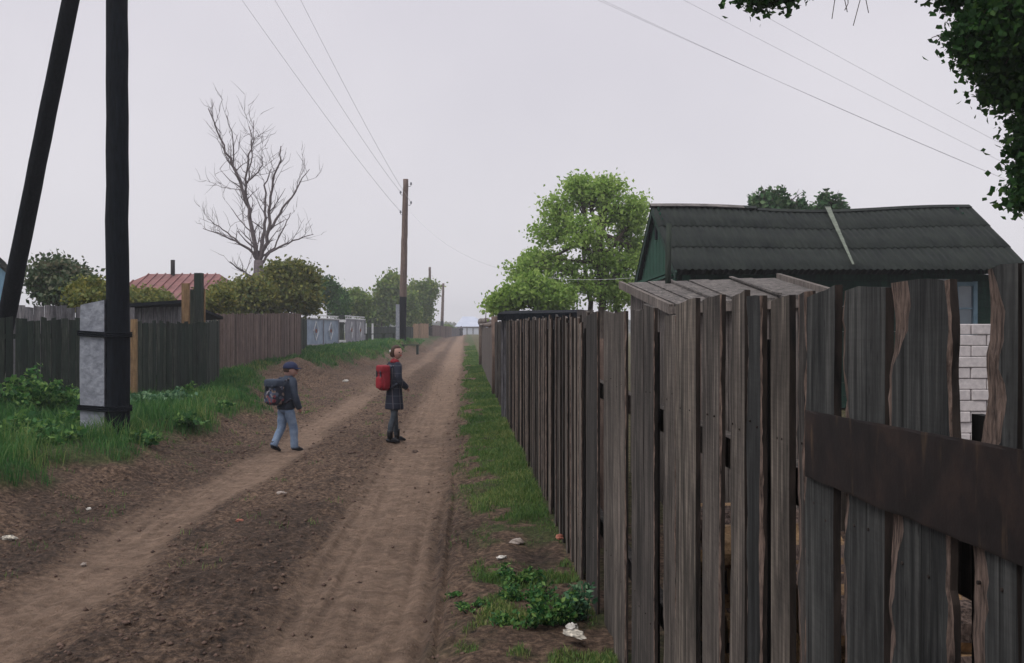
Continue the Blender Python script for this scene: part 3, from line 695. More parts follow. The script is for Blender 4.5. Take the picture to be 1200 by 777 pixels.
mb = MB(); mb.box((hx0+.075, 21.9, 3.78), (.05, .22, .30)); av = rel(mb, 'attic_vent', M['tar'], house)
ze, zr = 2.80, 4.36
mb = corrugated(hx0-.03, hx1, 18.85, ze-.02, 22, zr, sag=sagf, rows=3, skew=(0, .3)); rel(mb, 'roof', M['slate'], house)
mb = corrugated(hx0-.03, hx1, 25.15, ze-.02, 22, zr, sag=sagf, rows=3, skew=(0, .3)); rel(mb, 'roof', M['slate'], house)
mb = MB()
for i in range(24):
    q = i/24; q2 = (i+1)/24; L = hx1-hx0+.3; 
    z = zr+sagf(q, 1)+.035; z2 = zr+sagf(q2, 1)+.035; xa = hx0-.05+L*q; xb = hx0-.05+L*q2
    up = .035 if q < .3 else 0
    mb.slab([(xa, 21.85, z-.07+up), (xb, 21.85, z2-.07+up), (xb, 22, z2+up), (xa, 22, z+up)], .015); mb.slab([(xa, 22, z+up), (xb, 22, z2+up), (xb, 22.15, z2-.07+up), (xa, 22.15, z-.07+up)], .015)
for fi in range(len(mb.f)): mb.m[fi] = 0 if fi < 12*7 else 1
rel(mb, 'ridge_cap', [M['slate_cap'], M['slate']], house)
for s_ in (-1, 1):
    for xa, xb in ((hx0, hx0), (hx1+.2, hx1-.08)):
        mb = MB(); mb.beam((xa, 22, zr-.09), (xb, 22+s_*3.2, ze-.15), .035, .15); rel(mb, 'bargeboard', M['green_dark'], house)
mb = MB(); A = px(970, 243, 22); B = px(999, 312, 18.9)
pts = [A.lerp(B, i/7) for i in range(8)]
for i in range(7):
    f = 1-i/7; f2 = 1-(i+1)/7; w_ = .06*(1-.09*i)
    za = ze-.02+(zr-ze+.02)*f+.085-.035*0; zb = ze-.02+(zr-ze+.02)*f2+.085
    ya = 18.85+3.15*f; yb = 18.85+3.15*f2; j = random.uniform(-.02, .02)
    q = (A.x-hx0)/(hx1-hx0); za += sagf(q, f); zb += sagf(q, f2)
    xa = A.x+(B.x-A.x)*(1-f); xb = A.x+(B.x-A.x)*(1-f2)
    mb.slab([(xa-w_, ya, za), (xa+w_, ya, za), (xb+w_-.01, yb, zb), (xb-w_+.01, yb, zb)][::-1], -.012)
rel(mb, 'roof_flashing', M['strip'], house)
def window(root, c, w, h, horizontal_axis='x', mats=('frame_blue', 'glass'), mull=1, rows=2, thing=None):
    c = Vector(c); th = thing or root
    def bx(mb, du, dz, su, sz, dep, off):
        if horizontal_axis == 'x': mb.box((c.x+du, c.y-off, c.z+dz), (su, dep, sz))
        else: mb.box((c.x+off, c.y+du, c.z+dz), (dep, su, sz))
    mb = MB()
    for s_ in (-1, 1): bx(mb, s_*(w/2+.03), 0, .08, h+.16, .05, .03); bx(mb, 0, s_*(h/2+.03), w-.02, .08, .046, .03)
    for i in range(mull): bx(mb, -w/2+w*(i+1)/(mull+1), 0, .03, h, .03, .02)
    for i in range(rows-1): bx(mb, 0, -h/2+h*(i+1)/rows, w, .03, .028, .02)
    wf = rel(mb, 'window', M[mats[0]], th, root); mb = MB(); bx(mb, 0, 0, w, h, .01, .0); rel(mb, 'pane', M[mats[1]], th, wf)
for wx in (8.72, 4.4): window(house, (wx, 19.51, 2.05), .62, .9)
mb = MB(); mb.box((3.42, 19.5, 1.4), (.16, .06, 2.6)); rel(mb, 'corner_board', M['green_wall'], house)
# slim dark flue in front of the gable
p = px(783, 300, 10.3); mb = MB(); mb.tube([(p.x, 10.3, 1.9), (p.x, 10.3, 2.3), (p.x+.01, 10.3, px(0, 262, 10.3).z)], [.03, .032, .03], 8); o = mb.build('flue_pipe', [M['moss_wood']], None, (p.x, 10.3, 1.9)); tag(o, 'slim dark post standing on the shed roof before the green gable', 'post')
# plank-roof shed
NL = Vector((1.32, 8.0, 1.80)); NR = Vector((2.16, 6.8, 1.835)); FL = Vector((1.27, 11.0, 2.12)); FR = Vector((2.70, 10.2, 2.13))
shed = empty('shed', ((NL+FR)/2)*1.0-Vector((0, 0, 2.0)), 'small grey shed with sloping plank roof, between plank fence and green house', 'shed')
mb = MB(); nb = 7
for i in range(nb):
    a = i/nb+.006; b = (i+1)/nb-.006; lift = .008 if i % 2 else 0; j = random.uniform(-.04, .05)
    q = [NL.lerp(NR, a), NL.lerp(NR, b), FL.lerp(FR, b), FL.lerp(FR, a)]
    ex = (q[0]-q[3]).normalized()*j*.6
    q = [q[0]+ex, q[1]+ex, q[2], q[3]]; mb.slab([v+Vector((0, 0, lift+.02)) for v in q], .025)
for i in (2, 5):
    a = i/nb; mb.beam(NL.lerp(NR, a)+Vector((0, 0, .045)), FL.lerp(FR, a)+Vector((0, 0, .045)), .035, .015)
rel(mb, 'roof', M['roof_wood'], shed)
mb = MB(); mb.beam(NL+Vector((-.04, 0, -.02)), FL+Vector((-.06, .1, -.0)), .04, .08); mb.beam(NL+Vector((-.05, -.0, -.03)), NR+Vector((.05, -.0, -.03)), .04, .06); mb.beam(NR+Vector((.03, 0, .03)), FR+Vector((.03, 0, .04)), .04, .05)
rel(mb, 'eave_board', M['shed_wood'], shed)
mb = MB()
for A, B in ((NL+Vector((.05, .12, 0)), FL+Vector((.05, -.1, 0))), (NL+Vector((.05, .12, 0)), NR+Vector((-.05, .12, 0))), (NR+Vector((-.05, .12, 0)), FR+Vector((-.08, -.1, 0))), (FL+Vector((.05, -.1, 0)), FR+Vector((-.08, -.1, 0)))):
    n = int((B-A).length/.14); 
    for i in range(n):
        a = A.lerp(B, (i+.04)/n); b = A.lerp(B, (i+.96)/n); off = Vector((0, 0, -.035)); jj = random.uniform(-.008, .008)
        a = a+Vector((jj, 0, 0)); b = b+Vector((jj, 0, 0))
        mb.slab([(a.x, a.y, 0), (b.x, b.y, 0), tuple(b+off), tuple(a+off)], .02)
rel(mb, 'wall', M['shed_wood'], shed)
# low dark-roofed shed farther along
t = empty('shed', (.6, 19, 0), 'low shed with flat dark roof peeping over the plank fence before the big tree', 'shed')
a = px(583, 368, 17.5); b = px(691, 366, 17.5)
mb = MB(); mb.slab([(a.x, 17.3, a.z), (b.x, 17.3, b.z), (b.x+.1, 20.6, b.z+.12), (a.x+.1, 20.6, a.z+.12)], .06); mb.box(((a.x+b.x)/2, 17.28, a.z-.07), (b.x-a.x, .04, .09)); rel(mb, 'roof', M['tar'], t)
mb = MB(); n = 12
for i in range(n): 
    w_ = (b.x-a.x-.2)/n; mb.box((a.x+.1+(i+.5)*w_, 17.45+.006*(i % 2), (a.z-.08)/2), (w_-.01, .03, a.z-.1))
mb.box((a.x+.08, 19, a.z/2-.04), (.03, 3, a.z-.1)); mb.box((b.x-.08, 19, a.z/2-.04), (.03, 3, a.z-.1)); mb.box(((a.x+b.x)/2, 20.5, a.z/2), (b.x-a.x-.2, .03, a.z-.1))
rel(mb, 'wall', M['grey_wood'], t)
p = px(686, 366, 17); mb = MB(); mb.box((p.x, 17.0, 1.0), (.28, .06, 1.93)); o = mb.build('wide_board', [M['shed_wood']], None, (p.x, 17, 0)); tag(o, 'wide pale board standing at the right end of the low dark-roofed shed', 'board')

# bricks and firewood behind the nearest boards
def rounded_box(mb, c, sz, rz=0): mb.box(c, sz, rz)
bmb = MB(); bmb.box((0, 0, .0), (.25, .12, .084)); b0 = None
cnt = 0
for row in range(19):
    for k in range(5):
        X0 = 3.28+k*.254+(.127 if row % 2 else 0); Z0 = .043+row*.0875
        if row == 18 and k > 3: continue
        if b0 is None:
            b0 = bmb.build('brick', [M['brick']]); b0.modifiers.new('bev', 'BEVEL').width = .006; o = b0
            tag(o, 'white silicate brick in the stack seen through the gap in the nearest boards', 'brick', 'white bricks stacked behind the plank fence')
        else: o = b0.copy(); COL.objects.link(o)
        o.location = (X0+random.uniform(-.006, .006), 8+random.uniform(-.012, .012), Z0); o.rotation_euler = (0, 0, random.uniform(-.02, .02)); cnt += 1
l0 = None
for row in range(8):
    for k in range(11):
        if l0 is None:
            mb = MB(); mb.tube([(-.2, 0, 0), (.2, 0, 0)], [.06, .062], 9, 1, False, .15)
            for fi in (-1, -2): mb.m[fi] = 0
            for fi in range(4): mb.m[fi] = 0
            l0 = mb.build('firewood_log', [M['fresh_wood'], M['bark']]); o = l0; tag(o, 'short pale split log in the firewood pile behind the nearest fence boards', 'log', 'firewood logs behind the fence')
        else: o = l0.copy(); COL.objects.link(o)
        y0 = 2.35+k*.135+(.065 if row % 2 else 0); o.location = (1.05+random.uniform(-.05, .05)-.0471*y0, y0, .065+row*.118); o.rotation_euler = (random.random()*6, random.uniform(-.05, .05), random.uniform(-.1, .1)+math.pi*(k % 2)); o.scale = (1, random.uniform(.85, 1.1), random.uniform(.85, 1.1))

# ------------------------------------------------------------ left side buildings
def simple_house(name, label, x0, x1, y0, y1, zb, zw, zr, rx0, rx1, roofm, wallm, wins, ov=.3, hip=True, pipe=None):
    t = empty(name, ((x0+x1)/2, (y0+y1)/2, zb), label, 'house'); mb = MB()
    for A, B in (((x0, y0), (x1, y0)), ((x1, y0), (x1, y1)), ((x1, y1), (x0, y1)), ((x0, y1), (x0, y0))):
        mb.slab([(A[0], A[1], zb-.3), (B[0], B[1], zb-.3), (B[0], B[1], zw), (A[0], A[1], zw)], .12)
    ym = (y0+y1)/2
    if not hip:
        for xx in (x0, x1): mb.add([(xx, y0, zw), (xx, y1, zw), (xx, ym, zr-.05)], [(0, 1, 2)])
    rel(mb, 'wall', M[wallm], t); mb = MB()
    e = [(x0-ov, y0-ov, zw-.1), (x1+ov, y0-ov, zw-.1), (x1+ov, y1+ov, zw-.1), (x0-ov, y1+ov, zw-.1)]; r = [(rx0, ym, zr), (rx1, ym, zr)]
    V = e+r; mb.add(V, [(0, 1, 5, 4), (2, 3, 4, 5), (1, 2, 5), (3, 0, 4), (3, 2, 1, 0)])
    # standing seams
    for i in range(1, 16):
        f = i/16; a = Vector(e[0]).lerp(Vector(e[1]), f); xr_ = a.x
        if rx0 <= xr_ <= rx1: top = Vector((xr_, ym, zr))
        elif xr_ < rx0: q = (xr_-e[0][0])/(rx0-e[0][0]); top = Vector(e[0]).lerp(Vector(r[0]), q)
        else: q = (e[1][0]-xr_)/(e[1][0]-rx1+1e-6); top = Vector(e[1]).lerp(Vector(r[1]), q)
        mb.beam(a+Vector((0, 0, .03)), top+Vector((0, 0, .03)), .05, .05)
    rf = rel(mb, 'roof', M[roofm], t)
    for (wx, wz, ww, wh) in wins: window(t, (wx, y0-.01, wz), ww, wh)
    if pipe: mb = MB(); mb.tube([(pipe[0], ym-.2, zr-.3), (pipe[0], ym-.2, pipe[1])], .11, 8); rel(mb, 'chimney', M['rust'], t, rf)
    return t
Z = px(0, 321, 50).z
simple_house('house', 'house with a faded red tin hip roof and thin chimney pipe beyond the grey shed', -19.6, -13.5, 46.5, 53.5, .8, 3.1, Z, px(175, 0, 50).x, px(257, 0, 50).x, 'red_roof', 'grey_wood', [(-18, 2, .9, 1.1), (-15.5, 2, .9, 1.1)], pipe=(px(204, 0, 50).x, px(0, 305, 50).z))
t = empty('house', (-16.5, 28, .5), 'house with grey corrugated roof and light blue wall at left edge behind leaning brace', 'house')
zr_ = px(0, 283, 28).z; mb = corrugated(-21, -14.9, 25.4, 3.1, 28, zr_, rows=2, wl=.2, amp=.035); rel(mb, 'roof', M['slate_light'], t)
mb = corrugated(-21, -14.9, 30.6, 3.1, 28, zr_, rows=2, wl=.2, amp=.035); rel(mb, 'roof', M['slate_light'], t)
mb = MB()
for A, B in (((-20.8, 25.8), (-15.1, 25.8)), ((-15.1, 25.8), (-15.1, 30.2)), ((-15.1, 30.2), (-20.8, 30.2)), ((-20.8, 30.2), (-20.8, 25.8))): mb.slab([(A[0], A[1], .2), (B[0], B[1], .2), (B[0], B[1], 3.15), (A[0], A[1], 3.15)], .12)
for xx in (-15.1, -20.8): mb.add([(xx, 25.8, 3.15), (xx, 30.2, 3.15), (xx, 28, zr_-.08)], [(0, 1, 2)])
rel(mb, 'wall', M['blue_paint'], t)
for wx in (-16.2, -18.6): window(t, (wx, 25.78, 2.2), .9, 1.1, mats=('white_paint', 'glass'))
# grey shed behind dark picket fence
t = empty('shed', (-8.7, 23, .5), 'grey board shed with dark sloping roof edge behind the dark pickets', 'shed')
a = px(120, 357, 22); b = px(216, 353, 22); mb = MB()
mb.slab([(a.x-.3, 21.6, a.z-.06), (b.x+.1, 21.6, b.z+.02), (b.x+.1, 24.6, b.z-.3), (a.x-.3, 24.6, a.z-.36)], .07); rel(mb, 'roof', M['tar'], t)
mb = MB(); n = 14
for i in range(n): w_ = (b.x-a.x)/n; mb.box((a.x+(i+.5)*w_, 21.9+.008*(i % 2), 1.25), (w_-.012, .03, 1.74+.06*i/n))
mb.box((b.x-.02, 23.2, 1.1), (.03, 2.5, 1.5)); mb.box((a.x, 23.2, 1.1), (.03, 2.5, 1.5)); rel(mb, 'wall', M['grey_wood'], t)
def stake(label, x0, x1, ytop, Y, mat, d=.05, name='wooden_post', lean=0):
    a = px(x0, ytop, Y); b = px(x1, ytop, Y); z = H(a.x, Y); mb = MB(); n = 6; w_ = b.x-a.x
    mb.beam((a.x+w_/2-lean, Y, z-.1), (a.x+w_/2, Y, a.z), w_, d, up=(0, 1, 0)); o = mb.build(name, [M[mat]], None, (a.x, Y, z)); tag(o, label, 'post'); return o
stake('tall yellowish plank standing behind the dark picket fence', 213, 222, 332, 20.1, 'fresh_wood')
stake('thin grey slab board between the yellow plank and the dark post', 223, 228, 339, 20.3, 'moss_wood', .04)
stake('thick dark post standing tallest behind the picket corner', 228.5, 237.5, 320, 20.5, 'moss_wood', .14)
stake('narrow yellowish slat on right side of the thick dark post', 238, 240.5, 338, 20.6, 'fresh_wood', .03)
stake('pale peeled stake at left end of dark pickets beside tarred pole', 153.5, 160.5, 374, 17.7, 'fresh_wood', .06)

# blue gate with diamonds
def gate_panel(label, xa, Ya, xb, Yb, zt, zb, mat, nd):
    A = Vector((*P2(xa, Ya), 0)); B = Vector((*P2(xb, Yb), 0)); d = (B-A).normalized(); nn = Vector((d.y, -d.x, 0)); L = (B-A).length
    if nn.dot(-A) < 0: nn = -nn
    t = empty('metal_gate', (A.x, A.y, zb), label, 'gate', 'metal gate panels')
    f = lambda s, tt, z: A+d*s+nn*tt+Vector((0, 0, z))
    mb = MB(); mb.beam(f(0, 0, (zt+zb)/2), f(L, 0, (zt+zb)/2), .03, zt-zb); rel(mb, 'panel', M[mat], t)
    mb = MB()
    for z in (zt, zb): mb.beam(f(0, .03, z), f(L, .03, z), .05, .06)
    for s in (0, L*.5, L): mb.beam(f(s, .05, zb), f(s, .05, zt), .05, .05)
    rel(mb, 'frame', M['gate_grey'], t)
    mb = MB(); mb.beam(f(0, .04, zt+.05), f(L, .04, zt+.05), .08, .05); mb.beam(f(0, .0, zt+.2), f(L, .0, zt+.2), .05, .05)
    for k in range(int(L/.5)): mb.beam(f(k*.5+.2, 0, zt+.05), f(k*.5+.2, 0, zt+.22), .08, .02)
    rel(mb, 'top_trim', M['white_paint'], t)
    for i in range(nd):
        for rr, mm, tt in ((.42, 'white_paint', .06), (.09, 'reddish', .065)):
            s = L*(.27+.46*i/(max(1, nd-1))); zc = (zt+zb)/2+.05; mb = MB(); q = [f(s-rr, tt, zc), f(s, tt, zc+rr*1.15), f(s+rr, tt, zc), f(s, tt, zc-rr*1.15)]
            for k in range(4): mb.beam(q[k], q[(k+1) % 4], .035, .03)
            rel(mb, 'diamond', M[mm], t)
gate_panel('faded blue metal gate leaf with two painted diamonds, right of brown pickets', 358, 50, 396, 56, 2.24, .92, 'gate_blue', 2)
gate_panel('grey metal gate leaf with two diamonds, right of its blue neighbour', 404.5, 57, 427, 63, 2.30, .95, 'gate_grey', 2)
t = empty('gate_post', (*P2(400, 56.4), .8), 'gate post with white collars between the two diamond gates', 'post'); p = P2(400, 56.4)
mb = MB(); mb.box((p[0], p[1], 1.6), (.26, .26, 1.9)); rel(mb, 'shaft', M['moss_wood'], t)
for z in (2.2, 1.05): mb = MB(); mb.box((p[0], p[1]-.06, z), (.5, .3, .14)); rel(mb, 'collar', M['white_paint'], t)
for i, (x, lab) in enumerate(((428.5, 'white post at the right end of the grey diamond gate'), (436.5, 'white post a step right of the gate end, before dark fence'))):
    o = stake(lab, x-1, x+1, 379, 66, 'white_paint', .1)
def bench(label, x, Y, L):
    p = P2(x, Y); z = H(*p); t = empty('bench', (*p, z), label, 'bench', 'wooden benches on the far bank'); mb = MB()
    mb.box((p[0], p[1], z+.46), (L, .32, .05)); rel(mb, 'seat', M['moss_wood'], t)
    for s_ in (-1, 1): mb = MB(); mb.box((p[0]+s_*L*.38, p[1], z+.2), (.12, .28, .5)); rel(mb, 'leg', M['moss_wood'], t)
bench('dark wooden bench near the gate, left of the tall bare pole', 440, 58, 1.3); bench('low dark bench just right of the tall bare pole, behind the girl', 481, 54, 1.0)
bench('dark bench between gate bench and the tall bare pole', 455, 60, .9)

# far pale house and wall
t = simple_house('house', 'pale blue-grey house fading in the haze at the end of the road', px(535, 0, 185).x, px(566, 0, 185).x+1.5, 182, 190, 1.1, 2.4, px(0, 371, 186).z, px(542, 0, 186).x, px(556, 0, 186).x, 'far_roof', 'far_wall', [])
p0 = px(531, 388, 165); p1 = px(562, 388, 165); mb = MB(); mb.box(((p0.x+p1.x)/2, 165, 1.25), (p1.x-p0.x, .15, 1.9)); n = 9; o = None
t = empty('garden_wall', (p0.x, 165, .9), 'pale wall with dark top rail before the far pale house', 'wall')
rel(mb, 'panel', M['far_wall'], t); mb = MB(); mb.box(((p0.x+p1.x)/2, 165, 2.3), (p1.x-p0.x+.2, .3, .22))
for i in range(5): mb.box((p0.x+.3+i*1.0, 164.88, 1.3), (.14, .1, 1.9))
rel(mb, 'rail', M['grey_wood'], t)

# ------------------------------------------------------------ trees
def tree(name, label, base, top, r0, blobs, leaf, mat, twigs=26, lpt=70, spread=.28, bark='bark_tree', cat='tree', group=None, stems=1, elong=1.5, droop=0, twr=.012, flat=0., inner=.35, fmin=.55):
    base = Vector(base); top = Vector(top); t = empty(name, base, label, cat, group); mb = MB(); P = []; R = []
    for sidx in range(stems):
        off = Vector((random.uniform(-1, 1), random.uniform(-1, 1), 0))*r0*3.0*(sidx > 0)
        tp = top+off*2; path = [(base+off-Vector((0, 0, .3))).lerp(tp, i/6)+Vector((random.gauss(0, 1), random.gauss(0, 1), 0))*r0*.5*(0 < i < 6) for i in range(7)]
        mb.tube(path, [r0*(1-.1*i)*(1 if sidx == 0 else .7) for i in range(7)], 8, wob=.08)
    for (c, r) in blobs:
        c = Vector(c); r = Vector(r) if hasattr(r, '__len__') else Vector((r, r, r))
        f = random.uniform(fmin, 1); st = (base.lerp(top, f)); m_ = st.lerp(c, .5)+Vector((random.gauss(0, .1), random.gauss(0, .1), r.z*.12))
        kk = .5 if fmin > .8 else 1; mb.tube([st, m_, c], [r0*.45*kk, r0*.3*kk, r0*.1*kk], 6)
        for k in range(twigs):
            d = Vector((random.gauss(0, 1), random.gauss(0, 1), random.gauss(0, 1))).normalized(); q = random.random()**inner
            e = c+Vector((d.x*r.x, d.y*r.y, d.z*r.z))*q
            if e.z < base.z+.1: e.z = base.z+.1+random.random()*.3
            s_ = st.lerp(c, random.uniform(.5, 1)); mm = s_.lerp(e, .55)+Vector((0, 0, .05*r.z))
            mb.tube([s_, mm, e], [twr*1.6, twr, twr*.4], 4)
            n = int(lpt*random.uniform(.4, 1.4)); sp = spread*random.uniform(.6, 1.3)
            pp = RS.randn(n, 3)*sp; pp[:, 2] *= .65
            pos = RS.rand(n, 1)**.6
            ln = np.array(tuple(mm))*(1-pos)+np.array(tuple(e))*pos
            if droop: pp[:, 2] = -np.abs(RS.rand(n))*droop; pp[:, :2] *= .35
            P.append(ln*1.0+pp); R.append(np.clip(RS.rand(n)*.55+random.random()*.45, 0, 1))
    rel(mb, 'trunk', M[bark], t)
    P = np.concatenate(P); P[:, 2] = np.maximum(P[:, 2], base.z+.05)
    leaves_mesh('crown', P, leaf, mat, t, np.concatenate(R), elong, flat, tuple(base))
    return t
def B(x, y, Y, rx, ry, dy=None, jit=0):      # blob from pixel centre/radii at depth Y
    c = px(x, y, Y); return (tuple(c), (rx/F*Y, dy or rx/F*Y, ry/F*Y))
# big yellow-green tree
Yt = 33
bl = [B(690, 228, Yt, 32, 20), B(722, 240, Yt, 26, 24), B(655, 245, Yt, 26, 18), B(735, 275, Yt+.5, 22, 28), B(640, 275, Yt, 24, 20), B(680, 270, Yt-1, 30, 24),
      B(705, 300, Yt, 30, 24), B(650, 312, Yt, 28, 20), B(735, 318, Yt, 20, 26), B(690, 335, Yt, 34, 20), B(640, 340, Yt, 20, 14), B(722, 350, Yt, 24, 16), B(625, 305, Yt+.6, 14, 10), B(712, 215, Yt, 18, 10), B(676, 213, Yt, 14, 8), B(748, 250, Yt, 10, 22)]
bl += [B(655, 355, Yt, 22, 12), B(735, 345, Yt, 20, 16), B(612, 322, Yt, 14, 12), B(752, 300, Yt+.4, 10, 20)]; b_ = px(706, 400, Yt); tree('leafy_tree', 'tall airy yellow-green tree left of the green house gable', (b_.x, Yt, .1), px(703, 255, Yt), .17, bl, .085, 'leaf_big', 34, 40, .2, stems=3)
bl = [B(600, 348, 30, 22, 14), B(625, 338, 30, 24, 18), B(650, 350, 30, 24, 16), B(585, 356, 30, 12, 9)]
b_ = px(625, 390, 30); tree('leafy_bush', 'low bright green bush left of and below the tall airy tree', (b_.x, 30, .1), px(625, 350, 30), .06, bl, .085, 'leaf_low', 36, 60, .16, cat='bush')
# birches behind the house roof
def birch(label, x, y, rx, ry, Y, n):
    b_ = px(x, 400, Y); bl = [B(x+dx*rx, y+dy*ry, Y, rx*.55, ry*.6) for dx, dy in ((-.5, 0), (.5, .1), (0, -.3), (0, .5), (-.6, .7), (.6, .8))]
    tree('birch_tree', label, (b_.x, Y, .1), px(x, y, Y), .14, bl, .12, 'leaf_birch', n, 34, .16, droop=.7, group='birches behind the green house', elong=1.3)
birch('round drooping birch top above middle of the green house roof', 910, 230, 36, 25, 34, 26)
birch('smaller birch top just left of the pale roof strip', 972, 236, 24, 19, 34, 20)
birch('thin drooping tree top between the two birches above the roof', 940, 243, 16, 14, 35, 10)
# left vegetation
def bush(label, x, y, rx, ry, Y, mat, leaf=.08, dens=1., name='leafy_bush', lpt=60, gz=None, sp=.2, cat='bush', k=7, group=None):
    p = px(x, 400, Y); z = H(p.x, Y); bl = []
    zt = px(0, y-ry, Y).z
    for i in range(k):
        a = random.uniform(-1, 1); q = random.uniform(-.8, 1)
        bl.append(B(x+a*rx*.72, y+q*ry*.6-abs(a)*-.15*ry, Y+random.uniform(-.6, .6), rx*.36, ry*.42))
    tree(name, label, (p.x, Y, z), px(x, y, Y), .06, bl, leaf, mat, int(26*dens), lpt, sp, cat=cat, group=group)
bush('grey-green bush behind the tall grey plank fence, left of tarred pole', 66, 330, 40, 34, 23, 'leaf_grey', .075, 1.3, sp=.17, k=10)
bush('thin brownish bush touching the left side of the tarred pole', 112, 345, 22, 20, 22, 'leaf_olive', .06, .8, sp=.15)
bush('olive bush over the grey shed before the red roof', 175, 350, 38, 10, 30, 'leaf_olive', .07, 1.1, k=9, sp=.16)
bush('small olive bush right of the thick dark post before the red roof', 250, 348, 20, 20, 31, 'leaf_olive', .07, 1., sp=.15)
bush('wide olive shrub around the foot of the dead tree', 297, 345, 40, 30, 39, 'leaf_olive', .10, 1.3, k=12, sp=.24)
bush('taller yellowish olive shrub right of the dead tree', 341, 330, 30, 35, 40, 'leaf_olive', .10, 1.4, k=12, sp=.22)
bush('dark green rounded bush right of the olive shrubs above blue gate', 384, 345, 20, 26, 64, 'leaf_dark', .12, 1.2, k=9, sp=.24)
bush('light green bush above the grey gate leaf', 412, 350, 22, 20, 74, 'leaf_mix', .15, 1.1, k=8, sp=.3)
bush('spindly light tree with loose leaf tufts left of the tall bare pole', 447, 345, 26, 42, 90, 'leaf_mix', .22, .9, k=11, sp=.34, lpt=40, cat='tree', name='leafy_tree')
bush('light green tree directly behind the tall bare pole', 470, 355, 20, 24, 94, 'leaf_mix', .17, 1.1, k=9, sp=.34)
bush('light green tree between the tall pole and the thin far pole', 491, 350, 18, 33, 98, 'leaf_mix', .18, 1.0, k=11, sp=.34, cat='tree', name='leafy_tree')
for (x, y, rx, ry, Y, m_, lab) in ((525, 385, 8, 5, 150, 'leaf_mix', 'low far bush left of the pale house'), ):
    bush(lab, x, y, rx, ry, Y, m_, .2, .8, k=5, sp=.3)

# distant low tree belt on the horizon (wood that reads as one mass)
n = 9000; ang = RS.rand(n); xx = (ang-.5)*700; yy = 360+RS.rand(n)*40; keepm = np.abs(xx/yy*F) > -1
hz = 1.2+(2.0+3.0*fbm(xx*.03, yy*0+4, 3))*RS.rand(n)
leaves_mesh('far_wood', np.stack([xx, yy, hz], 1), 2.2, 'leaf_grey', None, RS.rand(n)).update_tag()
o = bpy.data.objects['far_wood']; o['kind'] = 'stuff'

# dead tree
YD = 44
def dead_tree():
    b_ = px(303, 410, YD); t = empty('dead_tree', (b_.x, YD, .75), 'tall bare dead tree spreading above the olive shrubs', 'tree'); mb = MB(); cr = MB(); rng = random.Random(21)
    def D(x, y, d=0): p = px(x, y, YD); return Vector((p.x, YD+d, p.z))
    k = YD/F
    def limb(pts, r0, r1, lev=0, d0=0, d1=1):
        pp = [D(x, y, d0+(d1-d0)*i/(len(pts)-1)) for i, (x, y) in enumerate(pts)]
        q = []
        for i in range(len(pp)-1):
            for f in (0, .33, .66): q.append(pp[i].lerp(pp[i+1], f)+Vector((rng.gauss(0, 1), rng.gauss(0, 1), rng.gauss(0, .5)))*.03)
        q.append(pp[-1]); n = len(q)
        rr = [r0+(r1-r0)*i/(n-1) for i in range(n)]; cr.tube(q, rr, 6)
        for i in range(2, n):
            if rng.random() < .72:
                grow(q[i-1].lerp(q[i], rng.random()), (q[i]-q[i-1]).normalized(), rr[i]*.55, rng.uniform(.6, 1.5), 1)
    def grow(p, d, r, L, lev):
        side = Vector((rng.gauss(0, 1), rng.gauss(0, 1), rng.gauss(.2, .7))).normalized(); d = (d*.65+side*.75+Vector((0, 0, .25))).normalized()
        pts = [p]; n = 4
        for i in range(n):
            d = (d+Vector((rng.gauss(0, .22), rng.gauss(0, .22), rng.gauss(.08, .15)))).normalized(); pts.append(pts[-1]+d*L/n)
        r = max(r*.8, .010); cr.tube(pts, [r*(1-.18*i) for i in range(n+1)], 4)
        if lev < 2:
            for i in range(1, n+1):
                if rng.random() < .7: grow(pts[i], d, r*.55, L*.55, lev+1)
    mb.tube([D(302, 412), D(302, 370), D(303, 330), D(303, 305)], [.36, .3, .25, .2], 10, wob=.06)
    for pts, r0, r1, dd in (
        ([(303, 308), (297, 275), (292, 245), (285, 222), (277, 200), (268, 180), (258, 155), (248, 130)], .14, .03, -.5),
        ([(292, 245), (287, 225), (288, 200), (290, 180), (294, 160), (288, 145)], .08, .025, .5),
        ([(277, 200), (268, 190), (262, 180), (256, 160)], .05, .02, .3), ([(277, 205), (275, 185), (277, 165), (272, 140)], .05, .02, -.8),
        ([(303, 308), (306, 285), (308, 262), (307, 240), (306, 215), (312, 195)], .12, .03, .8),
        ([(303, 308), (312, 285), (318, 262), (318, 240), (322, 215), (332, 190), (334, 175)], .13, .03, -.8),
        ([(316, 270), (326, 250), (340, 230), (350, 212), (360, 196)], .09, .02, .5),
        ([(303, 312), (316, 295), (330, 285), (345, 278), (362, 272)], .09, .02, 1.0), ([(303, 306), (294, 292), (280, 284), (262, 276), (245, 270)], .10, .02, -.9),
        ([(280, 284), (265, 272), (250, 262), (240, 255)], .05, .02, .4), ([(303, 300), (290, 270), (275, 255), (262, 240)], .05, .02, 1.2), ([(290, 228), (280, 222), (266, 220), (254, 217)], .03, .015, .6),
        ([(307, 300), (318, 290), (328, 262), (332, 245)], .06, .02, 1.4), ([(288, 215), (300, 205), (308, 195), (310, 185)], .05, .02, -.3), ([(290, 215), (294, 190), (296, 165), (296, 140)], .05, .02, .2),
        ([(303, 330), (292, 322), (282, 315), (275, 308)], .07, .03, -.8)):
        limb(pts, r0*.78, r1*.7, 0, 0, dd)
    rel(mb, 'trunk', M['dead_bark'], t); rel(cr, 'branches', M['dead_bark'], t)
dead_tree()

